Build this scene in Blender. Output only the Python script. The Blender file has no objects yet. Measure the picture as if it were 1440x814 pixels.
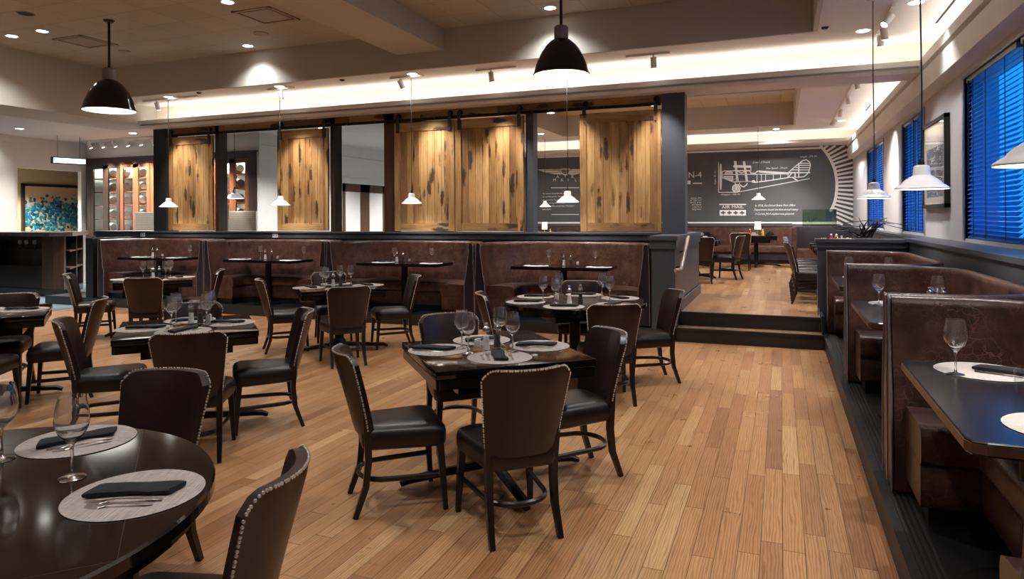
import bpy, bmesh, math, random
from mathutils import Vector, Matrix
random.seed(7)
PI = math.pi
S = bpy.context.scene
COL = S.collection
R = math.radians

# ------------------------------------------------------------------ camera
cd = bpy.data.cameras.new('camera'); cam = bpy.data.objects.new('camera', cd); COL.objects.link(cam)
cd.sensor_width = 36.0; cd.lens = 24.0; cd.shift_y = -101.0/1440.0; cd.clip_start = 0.05; cd.clip_end = 200
yaw, roll = R(21.5), R(0.30)
fw = Vector((-math.sin(yaw), math.cos(yaw), 0)); rt = Vector((math.cos(yaw), math.sin(yaw), 0)); up = Vector((0, 0, 1))
cx_ = rt*math.cos(roll) - up*math.sin(roll); cy_ = rt*math.sin(roll) + up*math.cos(roll)
cam.matrix_world = Matrix(((cx_.x, cy_.x, -fw.x, 0), (cx_.y, cy_.y, -fw.y, 0), (cx_.z, cy_.z, -fw.z, 1.6), (0, 0, 0, 1)))
S.camera = cam

# ------------------------------------------------------------------ view, world (dusk sky outside the windows)
vs = S.view_settings
S.display_settings.display_device = 'sRGB'
vs.view_transform = 'Standard'; vs.look = 'None'; vs.gamma = 1.0; vs.use_curve_mapping = False
vs.exposure = EXPOSURE = 0.66
try:
    S.cycles.max_bounces = 10; S.cycles.diffuse_bounces = 5; S.cycles.glossy_bounces = 5
    S.cycles.transmission_bounces = 10; S.cycles.transparent_max_bounces = 12
    S.cycles.sample_clamp_indirect = 6.0; S.cycles.caustics_reflective = False; S.cycles.caustics_refractive = False
    S.cycles.use_denoising = True
except Exception:
    pass
w = bpy.data.worlds.new('dusk'); S.world = w; w.use_nodes = True
w.node_tree.nodes['Background'].inputs[0].default_value = (0.010, 0.30, 0.85, 1)
w.node_tree.nodes['Background'].inputs[1].default_value = 1.15

# light strengths (watts)
W_DOWN, W_TRACK, W_PEND, W_BIG, W_COVE, W_LOBBY = 155.0, 150.0, 24.0, 95.0, 2.6, 60.0
WARM, NEUT = (1.0, 0.89, 0.78), (1.0, 0.965, 0.93)
HIDE = ()

# ------------------------------------------------------------------ helpers
def obj(name, bm, m, parent=None, smooth=True, ang=38):
    me = bpy.data.meshes.new(name)
    bmesh.ops.recalc_face_normals(bm, faces=bm.faces)
    bm.to_mesh(me); bm.free()
    ms = m if isinstance(m, (list, tuple)) else [m]
    for x in ms: me.materials.append(x)
    if smooth:
        for p in me.polygons: p.use_smooth = True
        try: me.set_sharp_from_angle(angle=R(ang))
        except Exception: pass
    o = bpy.data.objects.new(name, me); COL.objects.link(o)
    if parent is not None: o.parent = parent
    return o
def tag(o, label, cat, group=None):
    o['label'] = label; o['category'] = cat
    if group: o['group'] = group
    return o
def thing(name, label, cat, loc=(0, 0, 0), rotz=0.0, group=None):
    o = bpy.data.objects.new(name, None); COL.objects.link(o); o.empty_display_size = 0.1
    o.location = loc; o.rotation_euler = (0, 0, rotz)
    return tag(o, label, cat, group)
def struct(name, bm, m, parent=None, smooth=False):
    o = obj(name, bm, m, parent, smooth)
    if parent is None: o['kind'] = 'structure'
    return o
def dup(root, loc, rotz, label=None, group=None):
    r = root.copy(); COL.objects.link(r); r.location = loc; r.rotation_euler = (0, 0, rotz)
    if label: r['label'] = label
    if group: r['group'] = group
    for ch in list(root.children):
        c = ch.copy(); COL.objects.link(c); c.parent = r
        for g in list(ch.children):
            d = g.copy(); COL.objects.link(d); d.parent = c
    return r
def B(): return bmesh.new()
def box(bm, x0, x1, y0, y1, z0, z1, mi=0, bev=0.0, M=None):
    vs_ = [bm.verts.new(v) for v in ((x0,y0,z0),(x1,y0,z0),(x1,y1,z0),(x0,y1,z0),(x0,y0,z1),(x1,y0,z1),(x1,y1,z1),(x0,y1,z1))]
    fs = [bm.faces.new([vs_[i] for i in f]) for f in ((0,3,2,1),(4,5,6,7),(0,1,5,4),(1,2,6,5),(2,3,7,6),(3,0,4,7))]
    for f in fs: f.material_index = mi
    if bev > 0:
        es = list({e for f in fs for e in f.edges})
        r = bmesh.ops.bevel(bm, geom=es, offset=bev, segments=2, profile=0.6, affect='EDGES')
        for f in r['faces']: f.material_index = mi
        if M is not None:
            vv = set()
            for f in bm.faces:
                pass
    if M is not None and bev <= 0:
        for v in vs_: v.co = M @ v.co
    return vs_
def bbox(x0, x1, y0, y1, z0, z1, bev=0.0):
    bm = B(); box(bm, x0, x1, y0, y1, z0, z1, bev=bev); return bm
def prism(bm, poly, z0, z1, mi=0):
    a = [bm.verts.new((p[0], p[1], z0)) for p in poly]; b = [bm.verts.new((p[0], p[1], z1)) for p in poly]
    n = len(poly); fs = [bm.faces.new(a[::-1]), bm.faces.new(b)]
    for i in range(n): fs.append(bm.faces.new((a[i], a[(i+1) % n], b[(i+1) % n], b[i])))
    for f in fs: f.material_index = mi
    return fs
def prof_x(bm, prof, x0, x1):      # profile in (y, z) extruded along x
    a = [bm.verts.new((x0, p[0], p[1])) for p in prof]; b = [bm.verts.new((x1, p[0], p[1])) for p in prof]
    n = len(prof); bm.faces.new(a[::-1]); bm.faces.new(b)
    for i in range(n): bm.faces.new((a[i], a[(i+1) % n], b[(i+1) % n], b[i]))
def prof_y(bm, prof, y0, y1):      # profile in (x, z) extruded along y
    a = [bm.verts.new((p[0], y0, p[1])) for p in prof]; b = [bm.verts.new((p[0], y1, p[1])) for p in prof]
    n = len(prof); bm.faces.new(a[::-1]); bm.faces.new(b)
    for i in range(n): bm.faces.new((a[i], a[(i+1) % n], b[(i+1) % n], b[i]))
def lathe(bm, prof, seg=24, c=(0, 0, 0), axis='z', closed=False, mi=0):
    rings = []
    for r_, z_ in prof:
        if r_ < 1e-6:
            p = (0, 0, z_); rings.append([p])
        else:
            rings.append([(r_*math.cos(2*PI*k/seg), r_*math.sin(2*PI*k/seg), z_) for k in range(seg)])
    def tr(p):
        if axis == 'x': p = (p[2], p[0], p[1])
        elif axis == 'y': p = (p[1], p[2], p[0])
        return (p[0]+c[0], p[1]+c[1], p[2]+c[2])
    vr = [[bm.verts.new(tr(p)) for p in r_] for r_ in rings]
    n = len(vr)
    for i in range(n if closed else n-1):
        a, b = vr[i], vr[(i+1) % n]
        if len(a) == 1 and len(b) == 1: continue
        for k in range(seg):
            k2 = (k+1) % seg
            if len(a) == 1: f = bm.faces.new((a[0], b[k2], b[k]))
            elif len(b) == 1: f = bm.faces.new((a[k], a[k2], b[0]))
            else: f = bm.faces.new((a[k], a[k2], b[k2], b[k]))
            f.material_index = mi
def tube(bm, pts, rad, seg=8, flat=1.0, mi=0, cap=True, square=False):
    pts = [Vector(p) for p in pts]; n = len(pts)
    rs = rad if isinstance(rad, (list, tuple)) else [rad]*n
    rings = []; ref = None
    for i, p in enumerate(pts):
        t = (pts[min(i+1, n-1)] - pts[max(i-1, 0)]).normalized()
        if ref is None:
            ref = Vector((0, 0, 1)) if abs(t.z) < 0.9 else Vector((1, 0, 0))
        s = t.cross(ref)
        if s.length < 1e-6: s = t.cross(Vector((0, 1, 0)))
        s.normalize(); u = s.cross(t).normalized(); ref = u
        ring = []
        for k in range(seg):
            a = 2*PI*(k+0.5)/seg
            q = 1.0
            if square: q = 1.0/max(abs(math.cos(a)), abs(math.sin(a)))*0.92 if seg > 4 else 1.3
            ring.append(bm.verts.new(p + s*(math.cos(a)*rs[i]*q) + u*(math.sin(a)*rs[i]*flat*q)))
        rings.append(ring)
    for i in range(n-1):
        for k in range(seg):
            f = bm.faces.new((rings[i][k], rings[i][(k+1) % seg], rings[i+1][(k+1) % seg], rings[i+1][k])); f.material_index = mi
    if cap:
        bm.faces.new(rings[0][::-1]).material_index = mi; bm.faces.new(rings[-1]).material_index = mi
def rpoly(pts, rad, seg=5):
    out = []; n = len(pts)
    for i in range(n):
        p = Vector(pts[i]); a = (Vector(pts[i-1])-p); b = (Vector(pts[(i+1) % n])-p)
        r_ = rad[i] if isinstance(rad, (list, tuple)) else rad
        r_ = min(r_, a.length*0.49, b.length*0.49)
        p0 = p + a.normalized()*r_; p1 = p + b.normalized()*r_
        for k in range(seg+1):
            t = k/seg; q = p0*(1-t)**2 + p*2*t*(1-t) + p1*t*t
            out.append((q.x, q.y))
    return out
def cushion(bm, outline, layers, mi=0):
    # stacked copies of an outline, each (inset, z) scaled about the centroid
    n = len(outline); cx = sum(p[0] for p in outline)/n; cy = sum(p[1] for p in outline)/n
    rings = []
    for ins, z_ in layers:
        ring = []
        for x, y in outline:
            d = math.hypot(x-cx, y-cy); f = max(0.0, (d-ins))/d
            ring.append(bm.verts.new((cx+(x-cx)*f, cy+(y-cy)*f, z_)))
        rings.append(ring)
    for i in range(len(rings)-1):
        for k in range(n):
            bm.faces.new((rings[i][k], rings[i][(k+1) % n], rings[i+1][(k+1) % n], rings[i+1][k])).material_index = mi
    bm.faces.new(rings[0][::-1]).material_index = mi; bm.faces.new(rings[-1]).material_index = mi
def sweep(bm, path, prof, caps=True, mi=0):
    # path: 2D points, prof: closed list of (n, z), n measured to the left of travel
    rings = []; m = len(path)
    for i in range(m):
        p = Vector(path[i]); a = Vector(path[max(i-1, 0)]); b = Vector(path[min(i+1, m-1)])
        t = (b-a).normalized(); nn = Vector((-t.y, t.x))
        if 0 < i < m-1:
            t1 = (p-a).normalized(); t2 = (b-p).normalized(); k = (1+t1.dot(t2))/2
            sc = 1/math.sqrt(max(k, 0.3))
        else: sc = 1
        rings.append([bm.verts.new((p.x+nn.x*q[0]*sc, p.y+nn.y*q[0]*sc, q[1])) for q in prof])
    c = len(prof)
    for i in range(m-1):
        for k in range(c):
            bm.faces.new((rings[i][k], rings[i][(k+1) % c], rings[i+1][(k+1) % c], rings[i+1][k])).material_index = mi
    if caps: bm.faces.new(rings[0][::-1]); bm.faces.new(rings[-1])
def ball(bm, c, r_, seg=6, rings=4):
    lathe(bm, [(0, -r_)] + [(r_*math.cos(-PI/2+PI*k/rings), r_*math.sin(-PI/2+PI*k/rings)) for k in range(1, rings)] + [(0, r_)], seg, c)
def lamp(kind, name, loc, energy, color, parent=None, rot=(0, 0, 0), **kw):
    l = bpy.data.lights.new(name, kind); l.energy = energy; l.color = color
    for k, v in kw.items(): setattr(l, k, v)
    o = bpy.data.objects.new(name, l); COL.objects.link(o); o.location = loc; o.rotation_euler = rot
    if parent is not None: o.parent = parent
    return o

# ------------------------------------------------------------------ materials
class G:
    def __init__(s, name):
        s.m = bpy.data.materials.new(name); s.m.use_nodes = True
        s.t = s.m.node_tree; s.b = s.t.nodes['Principled BSDF']; s.out = s.t.nodes['Material Output']
    def n(s, typ, ins=None, **kw):
        x = s.t.nodes.new(typ)
        for k, v in kw.items(): setattr(x, k, v)
        for k, v in (ins or {}).items():
            if hasattr(v, 'node'): s.t.links.new(v, x.inputs[k])
            else: x.inputs[k].default_value = v
        return x
    def link(s, a, b): s.t.links.new(a, b)
    def set(s, **kw):
        for k, v in kw.items():
            k = k.replace('_', ' ')
            if hasattr(v, 'node'): s.t.links.new(v, s.b.inputs[k])
            else: s.b.inputs[k].default_value = v
        return s
    def math(s, op, a, b=0.0, c=0.0):
        return s.n('ShaderNodeMath', {0: a, 1: b, 2: c}, operation=op).outputs[0]
    def coord(s, which='Object'): return s.n('ShaderNodeTexCoord').outputs[which]
    def mapping(s, v, sc=(1, 1, 1), loc=(0, 0, 0)):
        return s.n('ShaderNodeMapping', {'Vector': v, 'Scale': sc, 'Location': loc}).outputs[0]
    def noise(s, v, scale, detail=3, rough=0.5, out='Fac'):
        return s.n('ShaderNodeTexNoise', {'Vector': v, 'Scale': scale, 'Detail': detail, 'Roughness': rough}).outputs[out]
    def ramp(s, f, stops):
        x = s.n('ShaderNodeValToRGB', {'Fac': f}); e = x.color_ramp.elements
        while len(e) < len(stops): e.new(0.5)
        for i, (p, c) in enumerate(stops):
            e[i].position = p; e[i].color = (c[0], c[1], c[2], 1) if isinstance(c, (list, tuple)) else (c, c, c, 1)
        return x.outputs[0]
    def mix(s, f, a, b, blend='MIX'):
        x = s.n('ShaderNodeMix', data_type='RGBA', blend_type=blend)
        for k, v in ((0, f), (6, a), (7, b)):
            if hasattr(v, 'node'): s.t.links.new(v, x.inputs[k])
            else: x.inputs[k].default_value = (v[0], v[1], v[2], 1) if isinstance(v, (list, tuple)) else v
        return x.outputs[2]
    def bump(s, h, strength=0.2, dist=0.01):
        x = s.n('ShaderNodeBump', {'Height': h, 'Strength': strength, 'Distance': dist}); s.t.links.new(x.outputs[0], s.b.inputs['Normal']); return s
def C3(r, g, b): # sRGB 0-255 to linear
    return tuple(((c/255.0)/12.92 if c/255.0 <= 0.04045 else ((c/255.0+0.055)/1.055)**2.4) for c in (r, g, b)) + (1.0,)
def plain(name, col, rough=0.5, metal=0.0, var=0.06, scale=18.0, bump=0.0, **kw):
    g = G(name); f = g.noise(g.coord(), scale, 3)
    a = tuple(c*(1-var) for c in col[:3]); b = tuple(min(1, c*(1+var)) for c in col[:3])
    g.set(Base_Color=g.ramp(f, [(0.3, a), (0.7, b)]), Roughness=rough, Metallic=metal)
    if bump: g.bump(f, bump, 0.004)
    for k, v in kw.items(): g.set(**{k: v})
    return g.m
def emis(name, col, strength):
    g = G(name); g.set(Base_Color=col, Emission_Color=col, Emission_Strength=strength, Roughness=0.4); return g.m
def glassy(name, col=(1, 1, 1, 1), rough=0.0, ior=1.45):
    g = G(name); g.set(Base_Color=col, Roughness=rough, IOR=ior, Transmission_Weight=1.0)
    gl = g.n('ShaderNodeBsdfGlossy', {'Roughness': 0.22, 'Color': (1, 1, 1, 1)}); mx = g.n('ShaderNodeMixShader', {0: 0.065})
    g.link(g.b.outputs[0], mx.inputs[1]); g.link(gl.outputs[0], mx.inputs[2]); g.link(mx.outputs[0], g.out.inputs[0]); return g.m

def thin_glass(name, ior=1.5, tint=(0.97, 0.975, 0.98, 1)):
    g = G(name); t = g.n('ShaderNodeBsdfTransparent', {'Color': tint}); s = g.n('ShaderNodeBsdfGlossy', {'Roughness': 0.01, 'Color': (1, 1, 1, 1)})
    fa = g.n('ShaderNodeLayerWeight', {'Blend': 0.5}).outputs['Facing']; fr = g.math('ADD', 0.035*(ior-1)/0.5, g.math('MULTIPLY', g.math('POWER', fa, 4.0), 0.55)); mx = g.n('ShaderNodeMixShader', {0: fr})
    g.link(t.outputs[0], mx.inputs[1]); g.link(s.outputs[0], mx.inputs[2]); g.link(mx.outputs[0], g.out.inputs[0]); return g.m
def wood_floor(name, axis_rot=False, tint=1.0):
    g = G(name); p = g.coord('Object')
    sp = g.n('ShaderNodeSeparateXYZ', {0: p}); x, y = sp.outputs[0], sp.outputs[1]
    u = g.math('DIVIDE', x, 0.1); i = g.math('FLOOR', u); fu = g.math('SUBTRACT', u, i)
    r1 = g.n('ShaderNodeTexWhiteNoise', {'W': i}, noise_dimensions='1D').outputs[0]
    v = g.math('ADD', g.math('DIVIDE', y, 1.05), g.math('MULTIPLY', r1, 9.7)); j = g.math('FLOOR', v); fv = g.math('SUBTRACT', v, j)
    cmb = g.n('ShaderNodeCombineXYZ', {0: i, 1: j, 2: 0.0}).outputs[0]
    wn = g.n('ShaderNodeTexWhiteNoise', {'Vector': cmb}, noise_dimensions='2D')
    rnd = wn.outputs[0]
    base = g.ramp(rnd, [(0.0, C3(146*tint, 104*tint, 70*tint)), (0.25, C3(170*tint, 126*tint, 86*tint)), (0.55, C3(181*tint, 139*tint, 96*tint)), (0.8, C3(164*tint, 116*tint, 80*tint)), (1.0, C3(194*tint, 156*tint, 112*tint))])
    off = g.n('ShaderNodeVectorMath', {0: p, 1: g.n('ShaderNodeVectorMath', {0: wn.outputs[1], 1: (7, 7, 7)}, operation='MULTIPLY').outputs[0]}, operation='ADD').outputs[0]
    g1 = g.noise(g.mapping(off, (38, 2.2, 1)), 1.0, 4, 0.6)
    wv = g.n('ShaderNodeTexWave', {'Vector': g.mapping(off, (1, 0.09, 1)), 'Scale': 22.0, 'Distortion': 9.0, 'Detail': 2.0, 'Detail Scale': 1.2}, wave_type='BANDS', bands_direction='X').outputs[1]
    grain = g.math('ADD', g.math('MULTIPLY', g1, 0.6), g.math('MULTIPLY', wv, 0.4))
    col = g.mix(0.68, base, g.ramp(grain, [(0.22, (0.40, 0.34, 0.29)), (0.62, (1, 1, 1))]), 'MULTIPLY')
    e1 = g.math('LESS_THAN', g.math('MINIMUM', fu, g.math('SUBTRACT', 1.0, fu)), 0.022)
    e2 = g.math('LESS_THAN', g.math('MINIMUM', fv, g.math('SUBTRACT', 1.0, fv)), 0.0025)
    e = g.math('MAXIMUM', e1, e2)
    col = g.mix(g.math('MULTIPLY', e, 0.75), col, (0.05, 0.028, 0.014))
    rgh = g.math('ADD', 0.22, g.math('MULTIPLY', g.noise(p, 3.0, 4), 0.16))
    g.set(Base_Color=col, Roughness=rgh)
    g.set(Specular_IOR_Level=0.5)
    g.bump(g.math('SUBTRACT', g.math('MULTIPLY', grain, 0.12), e), 0.12, 0.004)
    return g.m
def leather(name, dark, light, rough=0.32, crackle=False, bumpk=0.15):
    g = G(name); p = g.coord()
    f = g.noise(p, 9.0, 4, 0.6)
    col = g.ramp(f, [(0.3, dark), (0.72, light)])
    pores = g.noise(p, 260.0, 2, 0.5)
    h = pores
    if crackle:
        wp = g.n('ShaderNodeVectorMath', {0: p, 1: g.n('ShaderNodeVectorMath', {0: g.noise(p, 8.0, 3, 0.6, 'Color'), 1: (0.12, 0.12, 0.12)}, operation='MULTIPLY').outputs[0]}, operation='ADD').outputs[0]
        vo = g.n('ShaderNodeTexVoronoi', {'Vector': wp, 'Scale': 17.0}, feature='DISTANCE_TO_EDGE').outputs[0]
        vo2 = g.n('ShaderNodeTexVoronoi', {'Vector': wp, 'Scale': 41.0}, feature='DISTANCE_TO_EDGE').outputs[0]
        mask = g.math('MULTIPLY', g.ramp(vo, [(0.0, 1.0), (0.035, 0.0)]), g.ramp(g.noise(p, 5.0, 2), [(0.42, 0.0), (0.6, 1.0)]))
        mask = g.math('MAXIMUM', mask, g.math('MULTIPLY', g.ramp(vo2, [(0.0, 0.6), (0.04, 0.0)]), g.ramp(g.noise(p, 3.4, 2), [(0.48, 0.0), (0.62, 1.0)])))
        col = g.mix(g.math('MULTIPLY', mask, 0.55), col, C3(132, 100, 84))
        h = g.math('ADD', pores, g.math('MULTIPLY', mask, 1.5))
    g.set(Base_Color=col, Roughness=g.math('ADD', rough, g.math('MULTIPLY', f, 0.12)), Specular_IOR_Level=0.45)
    g.bump(h, bumpk, 0.002)
    return g.m
def barn_wood(name, vertical=True, tone=1.0):
    g = G(name); p = g.coord()
    oi = g.n('ShaderNodeObjectInfo').outputs['Random']
    p = g.n('ShaderNodeVectorMath', {0: p, 1: g.n('ShaderNodeCombineXYZ', {0: 0.0, 1: g.math('MULTIPLY', oi, 31.0), 2: g.math('MULTIPLY', oi, 17.0)}).outputs[0]}, operation='ADD').outputs[0]
    sp = g.n('ShaderNodeSeparateXYZ', {0: p}); x, z = (sp.outputs[0], sp.outputs[2]) if vertical else (sp.outputs[2], sp.outputs[0])
    i = g.math('FLOOR', g.math('DIVIDE', x, 0.117)) if vertical else g.math('FLOOR', g.math('DIVIDE', z, 1.4))
    wn = g.n('ShaderNodeTexWhiteNoise', {'W': g.math('ADD', i, g.math('MULTIPLY', oi, 57.0))}, noise_dimensions='1D')
    cv = g.n('ShaderNodeCombineXYZ', {0: x, 1: g.math('MULTIPLY', wn.outputs[0], 40.0), 2: z}).outputs[0]
    base = g.ramp(wn.outputs[0], [(0.0, C3(142*tone, 104*tone, 62*tone)), (0.35, C3(178*tone, 140*tone, 90*tone)), (0.65, C3(196*tone, 160*tone, 108*tone)), (1.0, C3(160*tone, 120*tone, 72*tone))])
    grain = g.noise(g.mapping(cv, (55, 1, 2.2)), 1.0, 4, 0.65)
    blot = g.noise(g.mapping(cv, (5, 1, 1.4)), 1.0, 4, 0.6)
    col = g.mix(0.6, base, g.ramp(grain, [(0.3, (0.42, 0.36, 0.30)), (0.62, (1, 1, 1))]), 'MULTIPLY')
    col = g.mix(0.75, col, g.ramp(blot, [(0.3, (0.42, 0.33, 0.24)), (0.55, (1, 1, 1))]), 'MULTIPLY')
    warp = g.n('ShaderNodeVectorMath', {0: g.mapping(cv, (7.0, 1, 1.7)), 1: g.n('ShaderNodeVectorMath', {0: g.noise(g.mapping(cv, (14, 1, 7)), 1.0, 3, 0.6, 'Color'), 1: (0.5, 0.0, 0.7)}, operation='MULTIPLY').outputs[0]}, operation='ADD').outputs[0]
    vo = g.n('ShaderNodeTexVoronoi', {'Vector': warp, 'Scale': 1.0, 'Randomness': 0.9}).outputs[0]
    knot = g.ramp(vo, [(0.20, 1.0), (0.32, 0.0)])
    col = g.mix(g.math('MULTIPLY', knot, 0.9), col, C3(38, 25, 18))
    g.set(Base_Color=col, Roughness=0.55)
    g.bump(grain, 0.2, 0.004)
    return g.m
def dark_wood(name, a, b, rough=0.09, axis=(3, 40, 40)):
    g = G(name); p = g.coord()
    gr = g.noise(g.mapping(p, axis), 1.0, 4, 0.6)
    g.set(Base_Color=g.ramp(gr, [(0.3, a), (0.7, b)]), Roughness=rough, Specular_IOR_Level=0.5)
    return g.m
def tiles(name, a, b, sx, sy, line):
    g = G(name); p = g.coord()
    sp = g.n('ShaderNodeSeparateXYZ', {0: p})
    u = g.math('DIVIDE', sp.outputs[0], sx); v = g.math('DIVIDE', sp.outputs[1], sy)
    fu = g.math('SUBTRACT', u, g.math('FLOOR', u)); fv = g.math('SUBTRACT', v, g.math('FLOOR', v))
    e = g.math('MAXIMUM', g.math('LESS_THAN', fu, 0.02), g.math('LESS_THAN', fv, 0.02*sx/sy))
    f = g.noise(p, 120.0, 2)
    wn = g.n('ShaderNodeTexWhiteNoise', {'Vector': g.n('ShaderNodeCombineXYZ', {0: g.math('FLOOR', u), 1: g.math('FLOOR', v), 2: 0.0}).outputs[0]}, noise_dimensions='2D').outputs[0]
    col = g.ramp(g.math('ADD', g.math('MULTIPLY', f, 0.6), g.math('MULTIPLY', wn, 0.4)), [(0.25, a), (0.75, b)])
    g.set(Base_Color=g.mix(g.math('MULTIPLY', e, 0.5), col, line), Roughness=0.9); g.bump(f, 0.2, 0.003)
    return g.m

MT = {}
MT['floor'] = wood_floor('oak_plank_floor')
MT['floor_up'] = wood_floor('oak_plank_upper_floor', tint=0.93)
MT['carpet'] = plain('slate_carpet', C3(66, 76, 80), 0.95, var=0.25, scale=160, bump=0.4)
MT['ceil'] = plain('ceiling_paint', C3(220, 218, 217), 0.85, var=0.02, scale=4)
MT['tile'] = tiles('ceiling_tile', C3(170, 167, 158), C3(184, 181, 171), 0.61, 0.61, C3(128, 116, 104))
MT['tile_up'] = tiles('ceiling_tile_upper', C3(186, 172, 148), C3(200, 186, 160), 0.61, 0.61, C3(120, 108, 92))
MT['fascia'] = plain('fascia_paint', C3(186, 184, 177), 0.8, var=0.02, scale=4)
MT['cove'] = plain('cove_paint', C3(225, 212, 198), 0.85, var=0.02, scale=4)
MT['cornice'] = plain('cornice_paint', C3(216, 214, 210), 0.5, var=0.03, scale=4)
MT['wallwhite'] = plain('white_wall_paint', C3(205, 203, 198), 0.8, var=0.02, scale=5)
MT['wallgrey'] = plain('grey_wall_paint', C3(186, 184, 190), 0.75, var=0.02, scale=5)
MT['walltan'] = plain('tan_wall_paint', C3(178, 158, 124), 0.8, var=0.02, scale=5)
MT['charcoal'] = plain('charcoal_paint', C3(66, 71, 80), 0.38, var=0.06, scale=6)
MT['chardark'] = plain('dark_charcoal_paint', C3(34, 35, 39), 0.35, var=0.08, scale=8)
MT['black'] = plain('black_paint', C3(20, 20, 22), 0.4, var=0.1)
MT['blackmetal'] = plain('black_metal', C3(26, 26, 28), 0.42, 0.6, var=0.1)
MT['ironstrap'] = plain('iron_strap', C3(70, 74, 82), 0.45, 0.7, var=0.12, scale=40)
MT['nosing'] = plain('black_rubber', C3(28, 28, 30), 0.5, var=0.1)
MT['mural'] = plain('mural_blackboard', C3(78, 81, 86), 0.6, var=0.10, scale=1.2)
MT['chalk'] = plain('white_mural_paint', C3(228, 230, 232), 0.7, var=0.02)
MT['chalkgrey'] = plain('grey_mural_paint', C3(150, 156, 160), 0.7, var=0.02)
MT['leather'] = leather('chair_leather', C3(29, 16, 15), C3(41, 24, 22), 0.27)
MT['leather_in'] = leather('seat_leather', C3(22, 15, 14), C3(31, 22, 20), 0.30)
MT['booth'] = leather('booth_leather', C3(44, 28, 24), C3(80, 55, 47), 0.24, crackle=True, bumpk=0.25)
MT['booth_d'] = leather('booth_end_leather', C3(30, 27, 34), C3(40, 36, 44), 0.25)
MT['piping'] = plain('booth_piping', C3(120, 108, 110), 0.25, 0.0, var=0.1)
MT['frame'] = dark_wood('chair_frame_wood', C3(13, 10, 10), C3(20, 15, 14), 0.32)
MT['top'] = dark_wood('table_top_wood', C3(13, 9, 7), C3(22, 15, 11), 0.08)
MT['edge'] = dark_wood('table_edge_wood', C3(12, 9, 8), C3(19, 14, 12), 0.2)
MT['topblue'] = dark_wood('booth_table_laminate', C3(20, 18, 21), C3(31, 28, 32), 0.2)
MT['nail'] = plain('nailhead_nickel', C3(224, 219, 212), 0.34, 1.0, var=0.05)
MT['steel'] = plain('cutlery_steel', C3(226, 222, 218), 0.26, 1.0, var=0.04)
MT['chrome'] = plain('chrome', C3(220, 220, 222), 0.08, 1.0, var=0.02)
MT['glass'] = glassy('clear_glass', (1, 1, 1, 1), 0.0, 1.42)
MT['thin'] = thin_glass('thin_clear_glass')
MT['pane'] = thin_glass('window_glass', 1.3)
MT['salt'] = plain('salt', C3(236, 234, 230), 0.8, var=0.05, scale=200)
MT['pepper'] = plain('peppercorns', C3(60, 50, 44), 0.8, var=0.5, scale=200)
MT['napkin'] = plain('black_napkin_cloth', C3(22, 22, 26), 0.9, var=0.15, scale=90, bump=0.3)
def mat_weave(name, a, b):
    g = G(name); p = g.coord()
    n1 = g.noise(g.mapping(p, (9, 260, 1)), 1.0, 3, 0.6); n2 = g.noise(g.mapping(p, (240, 30, 1)), 1.0, 2)
    f = g.math('ADD', g.math('MULTIPLY', n1, 0.7), g.math('MULTIPLY', n2, 0.3))
    g.set(Base_Color=g.ramp(f, [(0.35, a), (0.62, b)]), Roughness=0.7); g.bump(f, 0.3, 0.002); return g.m
MT['mat'] = mat_weave('woven_placemat', C3(122, 114, 108), C3(178, 170, 164))
MT['matw'] = mat_weave('pale_placemat', C3(164, 160, 156), C3(194, 191, 187))
MT['barn'] = barn_wood('barn_planks', True)
MT['barnh'] = barn_wood('barn_rail_boards', False, 0.95)
MT['brownpost'] = dark_wood('brown_jamb', C3(64, 44, 32), C3(86, 60, 42), 0.4, (30, 30, 2))
MT['cab'] = dark_wood('cabinet_frame', C3(40, 30, 26), C3(56, 42, 35), 0.35, (20, 20, 3))
MT['mahog'] = dark_wood('cabinet_mahogany', C3(92, 54, 36), C3(118, 72, 48), 0.3, (30, 30, 2))
MT['keg'] = plain('keg_cream', C3(226, 214, 188), 0.5, var=0.06)
MT['keghead'] = plain('keg_head', C3(120, 108, 96), 0.5, var=0.15)
MT['cabback'] = plain('cabinet_back', C3(190, 200, 190), 0.6, var=0.04)
MT['white'] = plain('white_enamel', C3(232, 232, 234), 0.22, var=0.01)
MT['greyenamel'] = plain('grey_enamel', C3(150, 152, 156), 0.3, var=0.02)
MT['trackwhite'] = plain('track_white', C3(220, 216, 212), 0.4, var=0.02)
MT['shade'] = plain('black_enamel', C3(26, 20, 17), 0.12, var=0.05)
MT['lampin'] = emis('lit_shade_inside', (1, 0.97, 0.92, 1), 1.6)
MT['bulb'] = emis('bulb', (1, 0.93, 0.84, 1), 14.0)
MT['disc'] = emis('downlight_lens', (1, 0.95, 0.88, 1), 9.0)
MT['ventgrey'] = plain('vent_grey', C3(158, 144, 128), 0.6, var=0.03)
MT['ventdark'] = plain('vent_gap', C3(30, 27, 25), 0.8)
MT['alu'] = plain('window_frame_grey', C3(132, 134, 142), 0.45, 0.3, var=0.03)
MT['bar'] = dark_wood('bar_front', C3(20, 17, 17), C3(32, 26, 25), 0.3, (3, 3, 20))
MT['bartop'] = plain('bar_stone_top', C3(92, 86, 82), 0.18, var=0.3, scale=24)
MT['barbrown'] = dark_wood('bar_post', C3(58, 40, 30), C3(76, 54, 42), 0.35, (20, 20, 3))
def blindm():
    g = G('dusk_tinted_slat'); g.set(Base_Color=C3(70, 122, 186), Roughness=0.5)  # blue cast of the dusk light is put into the slat colours
    tr = g.n('ShaderNodeBsdfTranslucent', {'Color': (0.16, 0.62, 0.95, 1)})
    mx = g.n('ShaderNodeMixShader', {0: 0.68}); g.link(g.b.outputs[0], mx.inputs[1]); g.link(tr.outputs[0], mx.inputs[2]); g.link(mx.outputs[0], g.out.inputs[0])
    return g.m
MT['slat'] = blindm()
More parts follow.
